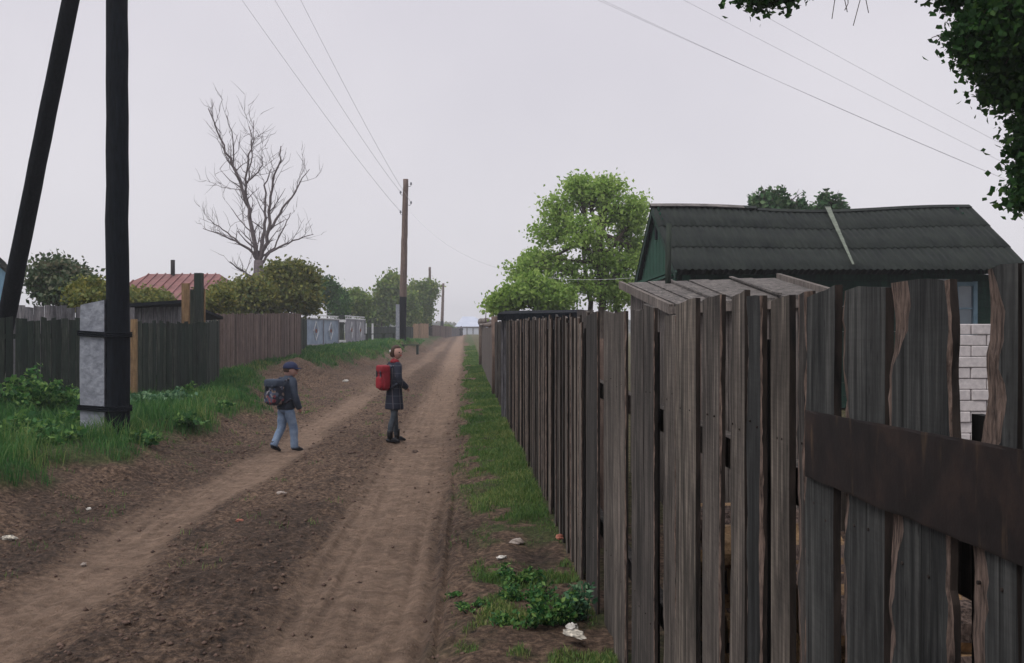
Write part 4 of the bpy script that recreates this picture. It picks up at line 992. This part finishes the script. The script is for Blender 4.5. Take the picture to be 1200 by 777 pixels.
# near tree overhanging top right
def near_tree():
    bl = []
    def NBx(x, y, Y, r, ry=None): c = px(x, y, Y); return (tuple(c), (r/F*Y, r/F*Y, (ry or r)/F*Y))
    Y = 7.2
    bl += [NBx(1165, 20, Y, 46, 36), NBx(1185, 75, Y, 50, 32), NBx(1150, 55, 6.9, 26, 28), NBx(1200, 110, Y, 34, 28), NBx(1180, 105, Y, 22, 20), NBx(1215, 150, Y, 26, 26), NBx(1118, -8, Y, 22, 20),
           NBx(1212, 190, Y, 17, 22), NBx(1207, 230, Y, 9, 12), NBx(1240, 60, Y, 60, 70), NBx(893, -8, 7.6, 26, 18), NBx(1260, 150, Y, 40, 60), NBx(1050, -60, Y, 80, 40), NBx(950, -70, Y, 80, 36)]
    for (a, b, c, r) in ((4.6, 6.2, 5.2, 1.3), (5.4, 7.2, 6.2, 1.4), (3.6, 5.6, 6.0, 1.2), (4.2, 4.2, 5.6, 1.3), (3.6, 2.6, 5.6, 1.3), (4.6, 1.8, 5.0, 1.4), (4.6, 4.6, 7.2, 1.5)):
        bl.append(((a, b, c), (r, r, r*.7)))
    return tree('leafy_tree', 'dark leafy tree hanging into the top right corner of the picture', (5.2, 5.2, 0), (5.0, 5.2, 8.0), .2, bl, .042, 'leaf_near', 46, 110, .08, elong=1.15, twr=.006, inner=.45, fmin=.86)
near_tree()
# bare twigs hanging in at the top
t = empty('bare_branch', px(1000, -40, 7.0), 'bare thin twigs hanging at the top edge left of the dark tree', 'branch'); mb = MB()
for pts in ([(985, -40), (978, 2), (975, 22)], [(985, -30), (990, 0), (993, 14)], [(1000, -40), (1008, 0), (1000, 30)], [(1002, -30), (1015, 0), (1018, 15)], [(992, -40), (994, 4), (990, 12)], [(985, -40), (1000, -42), (1060, -50), (1150, -40)], [(1130, 30), (1110, 38), (1092, 44)], [(1110, 38), (1098, 48)]):
    mb.tube([px(x, y, 7.0+.1*random.random()) for x, y in pts], [.006]+[.003]*(len(pts)-1), 5)
rel(mb, 'twigs', M['bark_tree'], t)

# ------------------------------------------------------------ litter and stones
def crumple(name, label, x, y, w, l, h, mat, cat, seed, rz=0., dz=0.):
    rng = random.Random(seed); mb = MB(); z = H(x, y)+dz; c = Vector((x, y, z+h*.35))
    R_ = Matrix.Rotation(rz, 3, 'Z'); hsh = [rng.uniform(.65, 1.2) for _ in range(400)]
    it = iter(range(100000))
    mb.ball(c, (w/2, l/2, h/2), 10, 7, fn=lambda d, q: q*hsh[(int(abs(d.x*7+3)*3)+int(abs(d.y*7+3)*11)+int(abs(d.z*5+3)*23)) % 400], rot=R_)
    mb.sm = [False]*len(mb.sm); o = mb.build(name, [M[mat]], None, c); tag(o, label, cat); return o
def L(x, y, d=0):
    Y = 1.6*F/(y-388.5); return (x-600)/F*Y, Y
xx, yy = .30, 4.84; crumple('torn_carton', 'torn pale speckled carton lying among weeds at bottom right', xx, yy, .10, .17, .018, 'carton', 'litter', 3, .5, .05)
crumple('crumpled_paper', 'crumpled white paper scrap on top end of the torn carton', xx+.0, yy+.13, .06, .05, .04, 'paper', 'litter', 4, .2, .05)
xx, yy = L(606, 645); crumple('stone', 'pale flat stone beside the dark hollow under the plank fence', xx, yy, .11, .08, .05, 'stone', 'stone', 5)
xx, yy = L(588, 666); crumple('crumpled_paper', 'small torn white scrap lying left of the weed clump', xx, yy, .08, .05, .025, 'paper', 'litter', 6, .6)
xx, yy = L(405, 450); crumple('crumpled_paper', 'white crumpled paper on the dirt between the two children', xx+.0, yy, .2, .16, .09, 'paper', 'litter', 7)
xx, yy = L(330, 584); crumple('stone', 'pale flat stone on the dark strip between the wheel tracks', xx, yy, .10, .08, .04, 'stone', 'stone', 8)
xx, yy = L(281, 613); crumple('stone', 'small pinkish stone left of the flat pale stone', xx, yy, .07, .06, .03, 'reddish', 'stone', 9)
xx, yy = L(104, 598); crumple('crumpled_paper', 'tiny white scrap on the dark mud below the grass bank', xx, yy, .05, .05, .03, 'paper', 'litter', 10)
xx, yy = L(10, 632); crumple('crumpled_paper', 'pale dirty scrap at left picture edge in the mud', xx, yy, .14, .08, .04, 'carton', 'litter', 11)
xx, yy = L(98, 657); crumple('stone', 'tiny pale stone in the mud at lower left', xx, yy, .04, .04, .03, 'stone', 'stone', 12)
xx, yy = L(664, 647); crumple('brick_fragment', 'small reddish brick fragment at the foot of the plank fence', xx-.05, yy, .06, .05, .04, 'reddish', 'brick fragment', 13, 0, .03)
xx, yy = L(611, 711); crumple('brick_fragment', 'flat reddish chip in mud left of the weed clump', xx, yy, .04, .03, .015, 'reddish', 'brick fragment', 14)
xx, yy = L(486, 527); crumple('clod', 'dark clod of earth right of the girl on the wheel track', xx, yy, .10, .09, .05, 'bark', 'clod', 15)
# clods of earth scattered over loose dirt: uncountable
def clods():
    n = 20000; t = RS.rand(n); Y = 4.4*(45/4.4)**t; u = -4.4+RS.rand(n)*4.5; X = u-.0471*Y
    z, g, pk, dk, uu, inr = fields(X, Y); k = (RS.rand(n) < (1-pk)*.9*inr+.03) & (g < .5); X, Y, z = X[k], Y[k], z[k]; n = len(X)
    s = (.004+.018*RS.rand(n)**5)*(1+.3*(Y > 12)); 
    base = np.array([[1, 0, 0], [0, 1, 0], [-1, 0, 0], [0, -1, 0], [0, 0, .7], [0, 0, -.7]], float)
    V = base[None]*s[:, None, None]*(1+.5*RS.randn(n, 6, 1)*.6); V += np.stack([X, Y, z+s*.2], 1)[:, None]
    fc = np.array([[0, 1, 4], [1, 2, 4], [2, 3, 4], [3, 0, 4], [1, 0, 5], [2, 1, 5], [3, 2, 5], [0, 3, 5]])
    Lp = (np.arange(n)[:, None, None]*6+fc[None]).ravel()
    me = np_mesh('earth_clods', V.reshape(-1, 3), Lp, np.full(n*8, 3), [M['clod']]); o = bpy.data.objects.new('earth_clods', me); link(o); o['kind'] = 'stuff'
M['clod'] = plain('earth_clod', rgb(56, 44, 40), rgb(110, 90, 80), 12, .95, .5, .01, rnd=False)
clods()

# ------------------------------------------------------------ people
SKIN = plain('skin', rgb(160, 124, 114), rgb(180, 144, 132), 8, .6, 0)
FACE = [SKIN, plain('eye_dark', rgb(30, 24, 22), rgb(36, 28, 26), 4, .3, 0), plain('lips', rgb(170, 90, 86), rgb(180, 98, 92), 4, .5, 0)]
HAIR = plain('brown_hair', rgb(44, 32, 26), rgb(78, 58, 46), 60, .6, .6, .004)
NAVY = plain('navy_jacket', rgb(38, 46, 60), rgb(58, 68, 84), 10, .75, .4, .01)
JEAN = plain('light_jeans', rgb(92, 112, 140), rgb(134, 152, 176), 12, .9, .4, .008)
CAP = plain('navy_cap', rgb(30, 36, 62), rgb(44, 52, 84), 10, .8, 0)
BOOT = plain('black_boots', rgb(20, 22, 26), rgb(34, 36, 42), 10, .5, 0)
TIGHT = plain('dark_tights', rgb(44, 50, 58), rgb(70, 78, 86), 14, .85, 0)
RED = plain('red_fabric', rgb(104, 20, 32), rgb(146, 34, 46), 10, .7, .3, .01)
def plaid():
    m, nt, b = mat_new('navy_plaid'); v = coords(nt, (1, 1, 1), False)
    sep = N(nt, 'ShaderNodeSeparateXYZ'); nt.links.new(v, sep.inputs[0]); outs = []
    for o_, sc in ((2, 2*math.pi/.11), (1, 2*math.pi/.09), (0, 2*math.pi/.1)):
        mm = N(nt, 'ShaderNodeMath', operation='MULTIPLY'); mm.inputs[1].default_value = sc; nt.links.new(sep.outputs[o_], mm.inputs[0])
        s_ = N(nt, 'ShaderNodeMath', operation='SINE'); nt.links.new(mm.outputs[0], s_.inputs[0]); outs.append(ramp(nt, s_.outputs[0], [(.94, (0, 0, 0, 1)), (.99, (1, 1, 1, 1))]))
    c = mix(nt, outs[0], rgb(34, 38, 52), rgb(66, 70, 80)); c = mix(nt, outs[2], c, rgb(90, 84, 90)); nt.links.new(c, b.inputs['Base Color']); b.inputs['Roughness'].default_value = .9; return m
PLAID = plaid()
def patchm():
    m, nt, b = mat_new('patterned_pack'); vo = N(nt, 'ShaderNodeTexVoronoi'); vo.inputs['Scale'].default_value = 26; nt.links.new(coords(nt, (1, 1, 1), False), vo.inputs['Vector'])
    sp = N(nt, 'ShaderNodeSeparateColor'); nt.links.new(vo.outputs['Color'], sp.inputs[0])
    r = nt.nodes.new('ShaderNodeValToRGB'); r.color_ramp.interpolation = 'CONSTANT'; e = r.color_ramp.elements; e[0].color = rgb(34, 38, 50); e[1].position = .5; e[1].color = rgb(70, 76, 92)
    for p_, c_ in ((.66, rgb(120, 118, 126)), (.76, rgb(116, 60, 70)), (.83, rgb(40, 60, 90)), (.9, rgb(120, 104, 96))): q = e.new(p_); q.color = c_
    nt.links.new(sp.outputs[0], r.inputs[0]); nt.links.new(r.outputs[0], b.inputs['Base Color']); b.inputs['Roughness'].default_value = .7; return m
PATCH = patchm()
def skin_body(name, J, E, R, parent, head_c, head_r, yaw, H_):
    me = bpy.data.meshes.new('tmp'); me.from_pydata(J, E, []); o = bpy.data.objects.new('tmp', me); COL.objects.link(o)
    md = o.modifiers.new('s', 'SKIN'); md.use_smooth_shade = True; sv = me.skin_vertices[0].data
    for i, r in enumerate(R): sv[i].radius = (r, r); sv[i].use_root = (i == 0)
    o.modifiers.new('ss', 'SUBSURF').levels = 2
    dg = bpy.context.evaluated_depsgraph_get(); ev = o.evaluated_get(dg); m2 = bpy.data.meshes.new_from_object(ev)
    mb = MB(); mb.add([v.co.copy() for v in m2.vertices], [list(p.vertices) for p in m2.polygons], 0, True)
    bpy.data.objects.remove(o); bpy.data.meshes.remove(me); bpy.data.meshes.remove(m2)
    Rz = Matrix.Rotation(yaw, 3, 'Z'); hr = head_r
    def fn(d, q):
        q = q.copy()
        f = max(0, d.x)
        nose = math.exp(-((d.y/.16)**2+((d.z+.12)/.16)**2))*f; q.x += nose*hr*.26
        brow = math.exp(-((d.z-.14)/.1)**2)*f; q.x += brow*hr*.04
        eye = (math.exp(-(((d.y-.36)/.14)**2+((d.z-.02)/.1)**2))+math.exp(-(((d.y+.36)/.14)**2+((d.z-.02)/.1)**2)))*f; q.x -= eye*hr*.10
        chin = math.exp(-((d.z+.85)/.25)**2)*f; q.x += chin*hr*.14
        if d.z < -.2: q.y *= 1-.32*(-d.z-.2); 
        return q
    mb.ball(head_c, (hr*.98, hr*.80, hr*1.12), 28, 22, fn=fn, rot=Rz)
    hc = Vector(head_c)
    for s_ in (-1, 1):
        mb.ball(hc+Rz @ Vector((hr*.84, s_*hr*.32, hr*.03)), (hr*.10, hr*.17, hr*.11), 8, 6, 1, rot=Rz)
        mb.ball(hc+Rz @ Vector((-.02*hr, s_*hr*.80, -.02*hr)), (hr*.16, hr*.07, hr*.24), 8, 6, 0, rot=Rz)
    mb.ball(hc+Rz @ Vector((hr*.93, 0, -hr*.50)), (hr*.09, hr*.28, hr*.09), 8, 6, 2, rot=Rz)
    return mb.build(name, FACE, parent)
def hand_joints(w, d, J, E, R, wi, sc=1.0, side=1):
    d = Vector(d).normalized(); a = Vector((1, 0, 0)) if abs(d.x) < .7 else Vector((0, 0, 1)); x = (a-d*a.dot(d)).normalized(); y = d.cross(x)
    pi_ = len(J); pc = Vector(w)+d*.035*sc; J.append(tuple(pc)); E.append((wi, pi_)); R.append(.018*sc)
    for k, (off, ln) in enumerate(((-.021, .042), (-.007, .05), (.007, .047), (.021, .036))):
        b = pc+x*off*sc+d*.022*sc; m_ = b+d*ln*.5*sc+y*.006*side; e = m_+d*ln*.4*sc+y*.016*side; i = len(J)
        J += [tuple(b), tuple(m_), tuple(e)]; E += [(pi_, i), (i, i+1), (i+1, i+2)]; R += [.0075*sc, .007*sc, .0055*sc]
    i = len(J); b = Vector(w)+d*.012*sc+x*(-.024)*sc; m_ = b+d*.024*sc-x*.014*sc+y*.006*side; J += [tuple(b), tuple(m_), tuple(m_+d*.018*sc+y*.008*side)]; E += [(pi_, i), (i, i+1), (i+1, i+2)]; R += [.009*sc, .0075*sc, .006*sc]
def person(label, loc, rz, H_, pose, clothes, head_yaw, hair):
    """pose: dict of joints as fractions of height, x forward, y left, z up"""
    t = empty('person', loc, label, 'person', None, rz); S = lambda p: tuple(c*H_ for c in p)
    J = [S(pose['pelvis']), S(pose['waist']), S(pose['chest']), S(pose['neck']), S(pose['headb'])]; E = [(0, 1), (1, 2), (2, 3), (3, 4)]; R = [.046*H_, .040*H_, .050*H_, .028*H_, .030*H_]
    for s_ in ('l', 'r'):
        a = len(J); J += [S(p) for p in pose['leg'+s_]]; R += [r*H_ for r in (.036, .024, .017, .018, .012)]; E += [(0, a)]+[(a+i, a+i+1) for i in range(4)]
        a = len(J); J += [S(p) for p in pose['arm'+s_]]; R += [r*H_ for r in (.024, .018, .015)]; E += [(2, a), (a, a+1), (a+1, a+2)]
        hand_joints(J[a+2], Vector(J[a+2])-Vector(J[a+1])+Vector(pose.get('handdir', (0, 0, 0))), J, E, R, a+2, H_/1.6, 1 if s_ == 'l' else -1)
    hr = pose.get('hr', .068)*H_; hc = Vector(S(pose['head']))
    skin_body('body', J, E, R, t, hc, hr, head_yaw, H_)
    return t, S, hc, hr
def limb_tube(mb, pts, rad, S, H_, n=14, mi=0, wob=.03):
    P_ = [Vector(S(p)) for p in pts]; out = []; rr = []
    for i in range(len(P_)-1):
        p0 = P_[max(0, i-1)]; p1 = P_[i]; p2 = P_[i+1]; p3 = P_[min(len(P_)-1, i+2)]
        for k in range(4):
            f = k/4; out.append(.5*((2*p1)+(p2-p0)*f+(2*p0-5*p1+4*p2-p3)*f*f+(3*p1-p0-3*p2+p3)*f**3)); rr.append((rad[i]*(1-f)+rad[i+1]*f)*H_*(1+random.uniform(-wob, wob)))
    out.append(P_[-1]); rr.append(rad[-1]*H_); mb.tube(out, rr, n, mi)
def shoe(mb, ankle, toe, H_, r=.034):
    a = Vector(ankle); tt = Vector(toe); d = (tt-a); d.z = 0; d.normalize(); ang = math.atan2(d.y, d.x)
    pitch = math.atan2((a.z-.035*H_)-(tt.z-.012*H_), .09*H_)
    R_ = Matrix.Rotation(ang, 3, 'Z') @ Matrix.Rotation(min(.9, max(0, pitch)), 3, 'Y')
    c = a.lerp(tt, .5); c.z -= .005*H_
    def fn(dd, q):
        q = q.copy()
        if q.z < -.016*H_: q.z = -.016*H_
        if dd.x > .3: q.z *= .75
        return q
    mb.ball(c, (.078*H_, .030*H_, .034*H_), 16, 12, fn=fn, rot=R_)
    mb.tube([a-Vector((0, 0, .02*H_)), a+Vector((0, 0, .045*H_))], [r*H_, r*H_*.95], 12)
# --- boy
Hb = 1.24; Yb = 13.6; xb = px(335, 0, Yb).x
boy_pose = dict(pelvis=(0, 0, .50), waist=(.01, 0, .60), chest=(.02, 0, .71), neck=(.035, 0, .82), headb=(.045, 0, .85), head=(.06, 0, .905), hr=.074,
    legl=[(0, .05, .47), (-.02, .055, .27), (-.125, .055, .085), (-.10, .055, .055), (-.06, .06, .02)], legr=[(0, -.05, .47), (.06, -.055, .27), (.075, -.055, .055), (.10, -.055, .035), (.15, -.06, .018)],
    arml=[(.01, .11, .775), (.04, .15, .63), (.10, .13, .50)], armr=[(.01, -.11, .775), (.0, -.155, .63), (.07, -.145, .49)])
zb = H(xb, Yb)
boy, S, hc, hr = person('boy in navy cap, dark jacket and pale jeans walking with a patterned backpack', (xb, Yb, zb-.005), math.radians(50), Hb, boy_pose, None, math.radians(-42), None)
mb = MB(); mb.loft([(x*Hb, 0, z*Hb, a*Hb, b*Hb) for x, z, a, b in ((.0, .475, .085, .10), (.0, .50, .095, .112), (.005, .56, .092, .108), (.015, .64, .092, .112), (.02, .70, .092, .118), (.02, .76, .084, .12), (.02, .79, .07, .105), (.03, .82, .05, .062), (.035, .845, .043, .046))], 22, wob=.035)
for s_ in ('l', 'r'):
    p = boy_pose['arm'+s_]; limb_tube(mb, [(.015, (.07 if s_ == 'l' else -.07), .775)]+p, [.045, .046, .040, .032], S, Hb, wob=.05)
mb.build('jacket', [NAVY], boy)
mb = MB(); mb.loft([(0, 0, z*Hb, a*Hb, b*Hb) for z, a, b in ((.43, .05, .085), (.46, .072, .095), (.50, .075, .098), (.53, .07, .09))], 18)
for s_ in ('l', 'r'):
    p = boy_pose['leg'+s_][:3]; limb_tube(mb, [p[0], ((p[0][0]+p[1][0])/2, (p[0][1]+p[1][1])/2, (p[0][2]+p[1][2])/2), p[1], ((p[1][0]+p[2][0])/2, p[1][1], (p[1][2]+p[2][2])/2), (p[2][0], p[2][1], p[2][2]-.01)], [.056, .054, .046, .042, .043], S, Hb, wob=.06)
mb.build('jeans', [JEAN], boy)
for s_ in ('l', 'r'): mb = MB(); shoe(mb, S(boy_pose['leg'+s_][2]), S(boy_pose['leg'+s_][4]), Hb, .026); mb.build('shoe', [BOOT], boy)
Ry = Matrix.Rotation(math.radians(-42), 3, 'Z')
mb = MB(); mb.ball(hc+Ry @ Vector((-.006, 0, .02)), (hr*1.03, hr*.88, hr*1.0), 20, 14, fn=lambda d, q: Vector((q.x if d.x < .2 else q.x*.78, q.y, max(q.z, -.75*hr if d.x < .1 else .1*hr))), rot=Ry); mb.build('hair', [HAIR], boy)
mb = MB(); mb.ball(hc+Ry @ Vector((0, 0, hr*.36)), (hr*1.12, hr*.98, hr*.92), 24, 14, fn=lambda d, q: Vector((q.x, q.y, max(q.z, -.12*hr))), rot=Ry)
V = []; n = 9
for j in (0, 1):
    for i in range(n):
        a = math.radians(-62+124*i/(n-1)); r_ = hr*(1.0 if j == 0 else 1.0); f = .62*hr*math.cos(a*1.2)*j
        V.append(hc+Ry @ Vector((math.cos(a)*hr*1.05+f, math.sin(a)*hr*.92, hr*(.34-.16*j+.04*math.cos(a)))))
m = len(V); V += [v-Vector((0, 0, .006)) for v in V]
mb.add(V, [[i, i+1, n+i+1, n+i] for i in range(n-1)]+[[m+i, m+n+i, m+n+i+1, m+i+1] for i in range(n-1)]+[[n+i, n+i+1, m+n+i+1, m+n+i] for i in range(n-1)], 0, True)
mb.build('cap', [CAP], boy)
def backpack(label, who, H_, mats, w, d, h, zc, xoff, strapx):
    R_ = Matrix.Rotation(who.rotation_euler.z, 3, 'Z'); loc = Vector(who.location)+R_ @ Vector((xoff, 0, zc))
    t = empty('backpack', loc, label, 'backpack', None, who.rotation_euler.z)
    def rb(c, s, n=4):
        mb = MB(); mb.ball(c, (s[0]/2, s[1]/2, s[2]/2), 24, 16, fn=lambda dd, q: Vector([math.copysign(abs(v)**.45, v)*k/2 for v, k in zip(dd, s)])); return mb
    rb((0, 0, 0), (d, w, h)).build('bag', [mats[0]], t); rb((-d*.5, 0, -h*.18), (d*.45, w*.75, h*.48)).build('pocket', [mats[1]], t)
    rb((-.01, 0, h*.36), (d*1.12, w*1.02, h*.34)).build('flap', [mats[2]], t)
    for s_ in (-1, 1):
        mb = MB(); mb.beam((-d*.62, s_*w*.25, h*.3), (-d*.62, s_*w*.25, -h*.02), .022, .012, up=(1, 0, 0)); mb.build('buckle', [mats[3]], t)
        mb = MB(); mb.tube([(d*.4, s_*w*.27, h*.38), (d*.4+strapx*.45, s_*w*.36, h*.52), (d*.4+strapx, s_*w*.42, h*.2), (d*.4+strapx*.85, s_*w*.52, -h*.15), (d*.4, s_*w*.48, -h*.4)], .016, 8); mb.build('strap', [mats[3]], t)
    return t
backpack('dark patterned backpack worn by the boy in the cap', boy, Hb, [PATCH, PATCH, NAVY, PATCH], .29, .15, .35, .665*Hb, -.185, .19)
# --- girl
Hg = 1.42; Yg = 14.5; xg = px(462, 0, Yg).x; zg = H(xg, Yg)
gp = dict(pelvis=(0, 0, .50), waist=(0, 0, .60), chest=(0, 0, .72), neck=(.01, 0, .835), headb=(.02, 0, .865), head=(.03, 0, .925), hr=.060,
    legl=[(0, .045, .47), (.025, .05, .27), (.055, .06, .05), (.075, .06, .03), (.12, .07, .012)], legr=[(0, -.045, .47), (-.03, -.055, .27), (-.075, -.065, .05), (-.055, -.065, .03), (-.01, -.07, .012)],
    arml=[(0, .10, .785), (.0, .145, .66), (.08, .12, .575)], armr=[(0, -.10, .785), (-.01, -.145, .655), (.085, -.115, .57)])
girl, S, hc, hr = person('girl in dark plaid coat and tights looking back, red backpack and white hair bow', (xg, Yg, zg-.005), math.radians(30), Hg, gp, None, math.radians(-66), None)
mb = MB(); mb.loft([(x*Hg, 0, z*Hg, a*Hg, b*Hg) for x, z, a, b in ((.0, .345, .088, .115), (.0, .36, .09, .118), (0, .45, .082, .108), (0, .55, .074, .098), (0, .62, .070, .092), (0, .70, .075, .100), (0, .76, .072, .108), (0, .79, .06, .095), (.005, .82, .042, .055), (.01, .835, .036, .040))], 24, wob=.03)
for s_ in ('l', 'r'): limb_tube(mb, [(0, (.06 if s_ == 'l' else -.06), .785)]+gp['arm'+s_], [.038, .040, .036, .029], S, Hg, wob=.03)
mb.build('coat', [PLAID], girl)
mb = MB(); mb.tube([Vector(S((.005, 0, .815))), Vector(S((.01, 0, .84))), Vector(S((.015, 0, .855)))], [.052*Hg, .045*Hg, .034*Hg], 14); mb.build('collar', [RED], girl)
mb = MB(); mb.loft([(0, 0, z*Hg, a*Hg, b*Hg) for z, a, b in ((.43, .045, .08), (.47, .06, .088), (.52, .06, .085))], 16)
for s_ in ('l', 'r'):
    p = gp['leg'+s_]; limb_tube(mb, [p[0], p[1], ((p[1][0]+p[2][0])/2-.008, p[1][1], (p[1][2]+p[2][2])/2+.02), p[2]], [.046, .033, .032, .022], S, Hg, wob=.01)
mb.build('tights', [TIGHT], girl)
for s_ in ('l', 'r'):
    mb = MB(); shoe(mb, S(gp['leg'+s_][2]), S(gp['leg'+s_][4]), Hg, .027); a = Vector(S(gp['leg'+s_][2])); mb.tube([a, a+Vector((0, 0, .06*Hg)), a+Vector((0, 0, .085*Hg))], [.028*Hg, .030*Hg, .031*Hg], 12); mb.build('boot', [BOOT], girl)
Ry = Matrix.Rotation(math.radians(-66), 3, 'Z')
mb = MB(); mb.ball(hc+Ry @ Vector((-.012, 0, .016)), (hr*1.06, hr*.92, hr*1.12), 24, 18, fn=lambda d, q: Vector((q.x if d.x < .30 else q.x*(.98 if d.z > .42 else .3), q.y if d.x < .3 else q.y*.9, q.z)), rot=Ry)
mb.ball(hc+Ry @ Vector((-hr*1.15, hr*.15, -hr*.25)), (hr*.5, hr*.45, hr*.62), 12, 10, rot=Ry); mb.build('hair', [HAIR], girl)
mb = MB()
for s_ in (-1, 1): mb.ball(hc+Ry @ Vector((-hr*1.0, s_*hr*.25-hr*.2, hr*.22)), (hr*.2, hr*.28, hr*.24), 10, 8, fn=lambda d, q: q*(1+.2*math.sin(d.y*6)), rot=Ry)
mb.build('hair_bow', [M['white_paint']], girl)
backpack('red school backpack worn by the girl in the plaid coat', girl, Hg, [RED, RED, RED, PATCH], .27, .13, .36, .665*Hg, -.165, .16)
# --- far figure
Yf = 140; fx = px(540.5, 0, Yf).x
fp = dict(gp); far, S, hc, hr = person('tiny dark figure standing at the far end of the road', (fx, Yf, H(fx, Yf)), math.radians(100), 1.45, fp, None, 0, None)
mb = MB(); mb.loft([(0, 0, z*1.45, a*1.45, b*1.45) for z, a, b in ((.10, .13, .17), (.3, .12, .16), (.6, .09, .12), (.78, .085, .13), (.83, .04, .05))], 16)
for s_ in ('l', 'r'): limb_tube(mb, gp['arm'+s_], [.045, .04, .035], S, 1.45)
mb.build('coat', [BOOT], far); mb = MB(); mb.ball(hc+Vector((0, 0, .02)), hr*1.12); mb.build('hat', [BOOT], far)

# ------------------------------------------------------------ haze
def haze():
    mb = MB(); x0, x1, y0, y1, z0, z1 = -420, 420, -60, 460, -1.2, 12.8
    mb.box(((x0+x1)/2, (y0+y1)/2, (z0+z1)/2), (x1-x0, y1-y0, z1-z0)); m = bpy.data.materials.new('haze_air'); m.use_nodes = True; nt = m.node_tree; nt.nodes.clear()
    out = nt.nodes.new('ShaderNodeOutputMaterial'); v = nt.nodes.new('ShaderNodeVolumePrincipled'); v.inputs['Color'].default_value = (.86, .88, .95, 1); v.inputs['Density'].default_value = HAZE; v.inputs['Anisotropy'].default_value = .3
    nt.links.new(v.outputs[0], out.inputs['Volume']); o = mb.build('haze', [m]); o['kind'] = 'stuff'
HAZE = .0014
haze()

# ------------------------------------------------------------ sky, sun, camera
w = bpy.data.worlds.new('World'); scene.world = w; w.use_nodes = True; nt = w.node_tree; bg = nt.nodes['Background']
SUN_EL, SUN_AZ = math.radians(52), math.radians(-125)    # azimuth measured from +Y towards +X
sky = nt.nodes.new('ShaderNodeTexSky'); sky.sky_type = 'NISHITA'; sky.sun_disc = False; sky.sun_elevation = SUN_EL; sky.sun_rotation = SUN_AZ; sky.air_density = 1; sky.dust_density = 4
hs = nt.nodes.new('ShaderNodeHueSaturation'); hs.inputs['Saturation'].default_value = .25; nt.links.new(sky.outputs[0], hs.inputs['Color'])
tc = nt.nodes.new('ShaderNodeTexCoord'); sp = nt.nodes.new('ShaderNodeSeparateXYZ'); nt.links.new(tc.outputs['Generated'], sp.inputs[0])
n1 = noise(nt, tc.outputs['Generated'], 2.2, 4, .55)
ov = ramp(nt, sp.outputs[2], [(0.0, (6.7, 6.55, 6.85, 1)), (.35, (5.85, 5.65, 6.2, 1)), (.6, (8.4, 8.2, 8.6, 1)), (1, (10.5, 10.3, 10.6, 1))])
cl = ramp(nt, n1, [(.3, (.93, .93, .945, 1)), (.7, (1.05, 1.05, 1.04, 1))])
ov = mix(nt, 1., ov, cl, 'MULTIPLY')
c = mix(nt, .92, hs.outputs[0], ov)
nt.links.new(c, bg.inputs['Color']); bg.inputs['Strength'].default_value = .124
sd = bpy.data.lights.new('sun', 'SUN'); sd.energy = 1.5; sd.angle = math.radians(30); sd.color = (1, .96, .9); so = bpy.data.objects.new('sun', sd); link(so)
dirv = Vector((math.sin(SUN_AZ)*math.cos(SUN_EL), math.cos(SUN_AZ)*math.cos(SUN_EL), math.sin(SUN_EL))); so.rotation_euler = dirv.to_track_quat('Z', 'Y').to_euler()
cd = bpy.data.cameras.new('camera'); cd.lens = 35.0; cd.sensor_width = 36; cd.clip_start = .05; cd.clip_end = 6000
co = bpy.data.objects.new('camera', cd); co.location = (0, 0, 1.6); co.rotation_euler = (math.radians(90), 0, 0); link(co); scene.camera = co
scene.render.resolution_x = 1024; scene.render.resolution_y = 663
vs = scene.view_settings; vs.view_transform = 'Standard'; vs.look = 'None'; vs.gamma = 1; vs.exposure = 0
scene.cycles.volume_bounces = 1; scene.cycles.max_bounces = 6
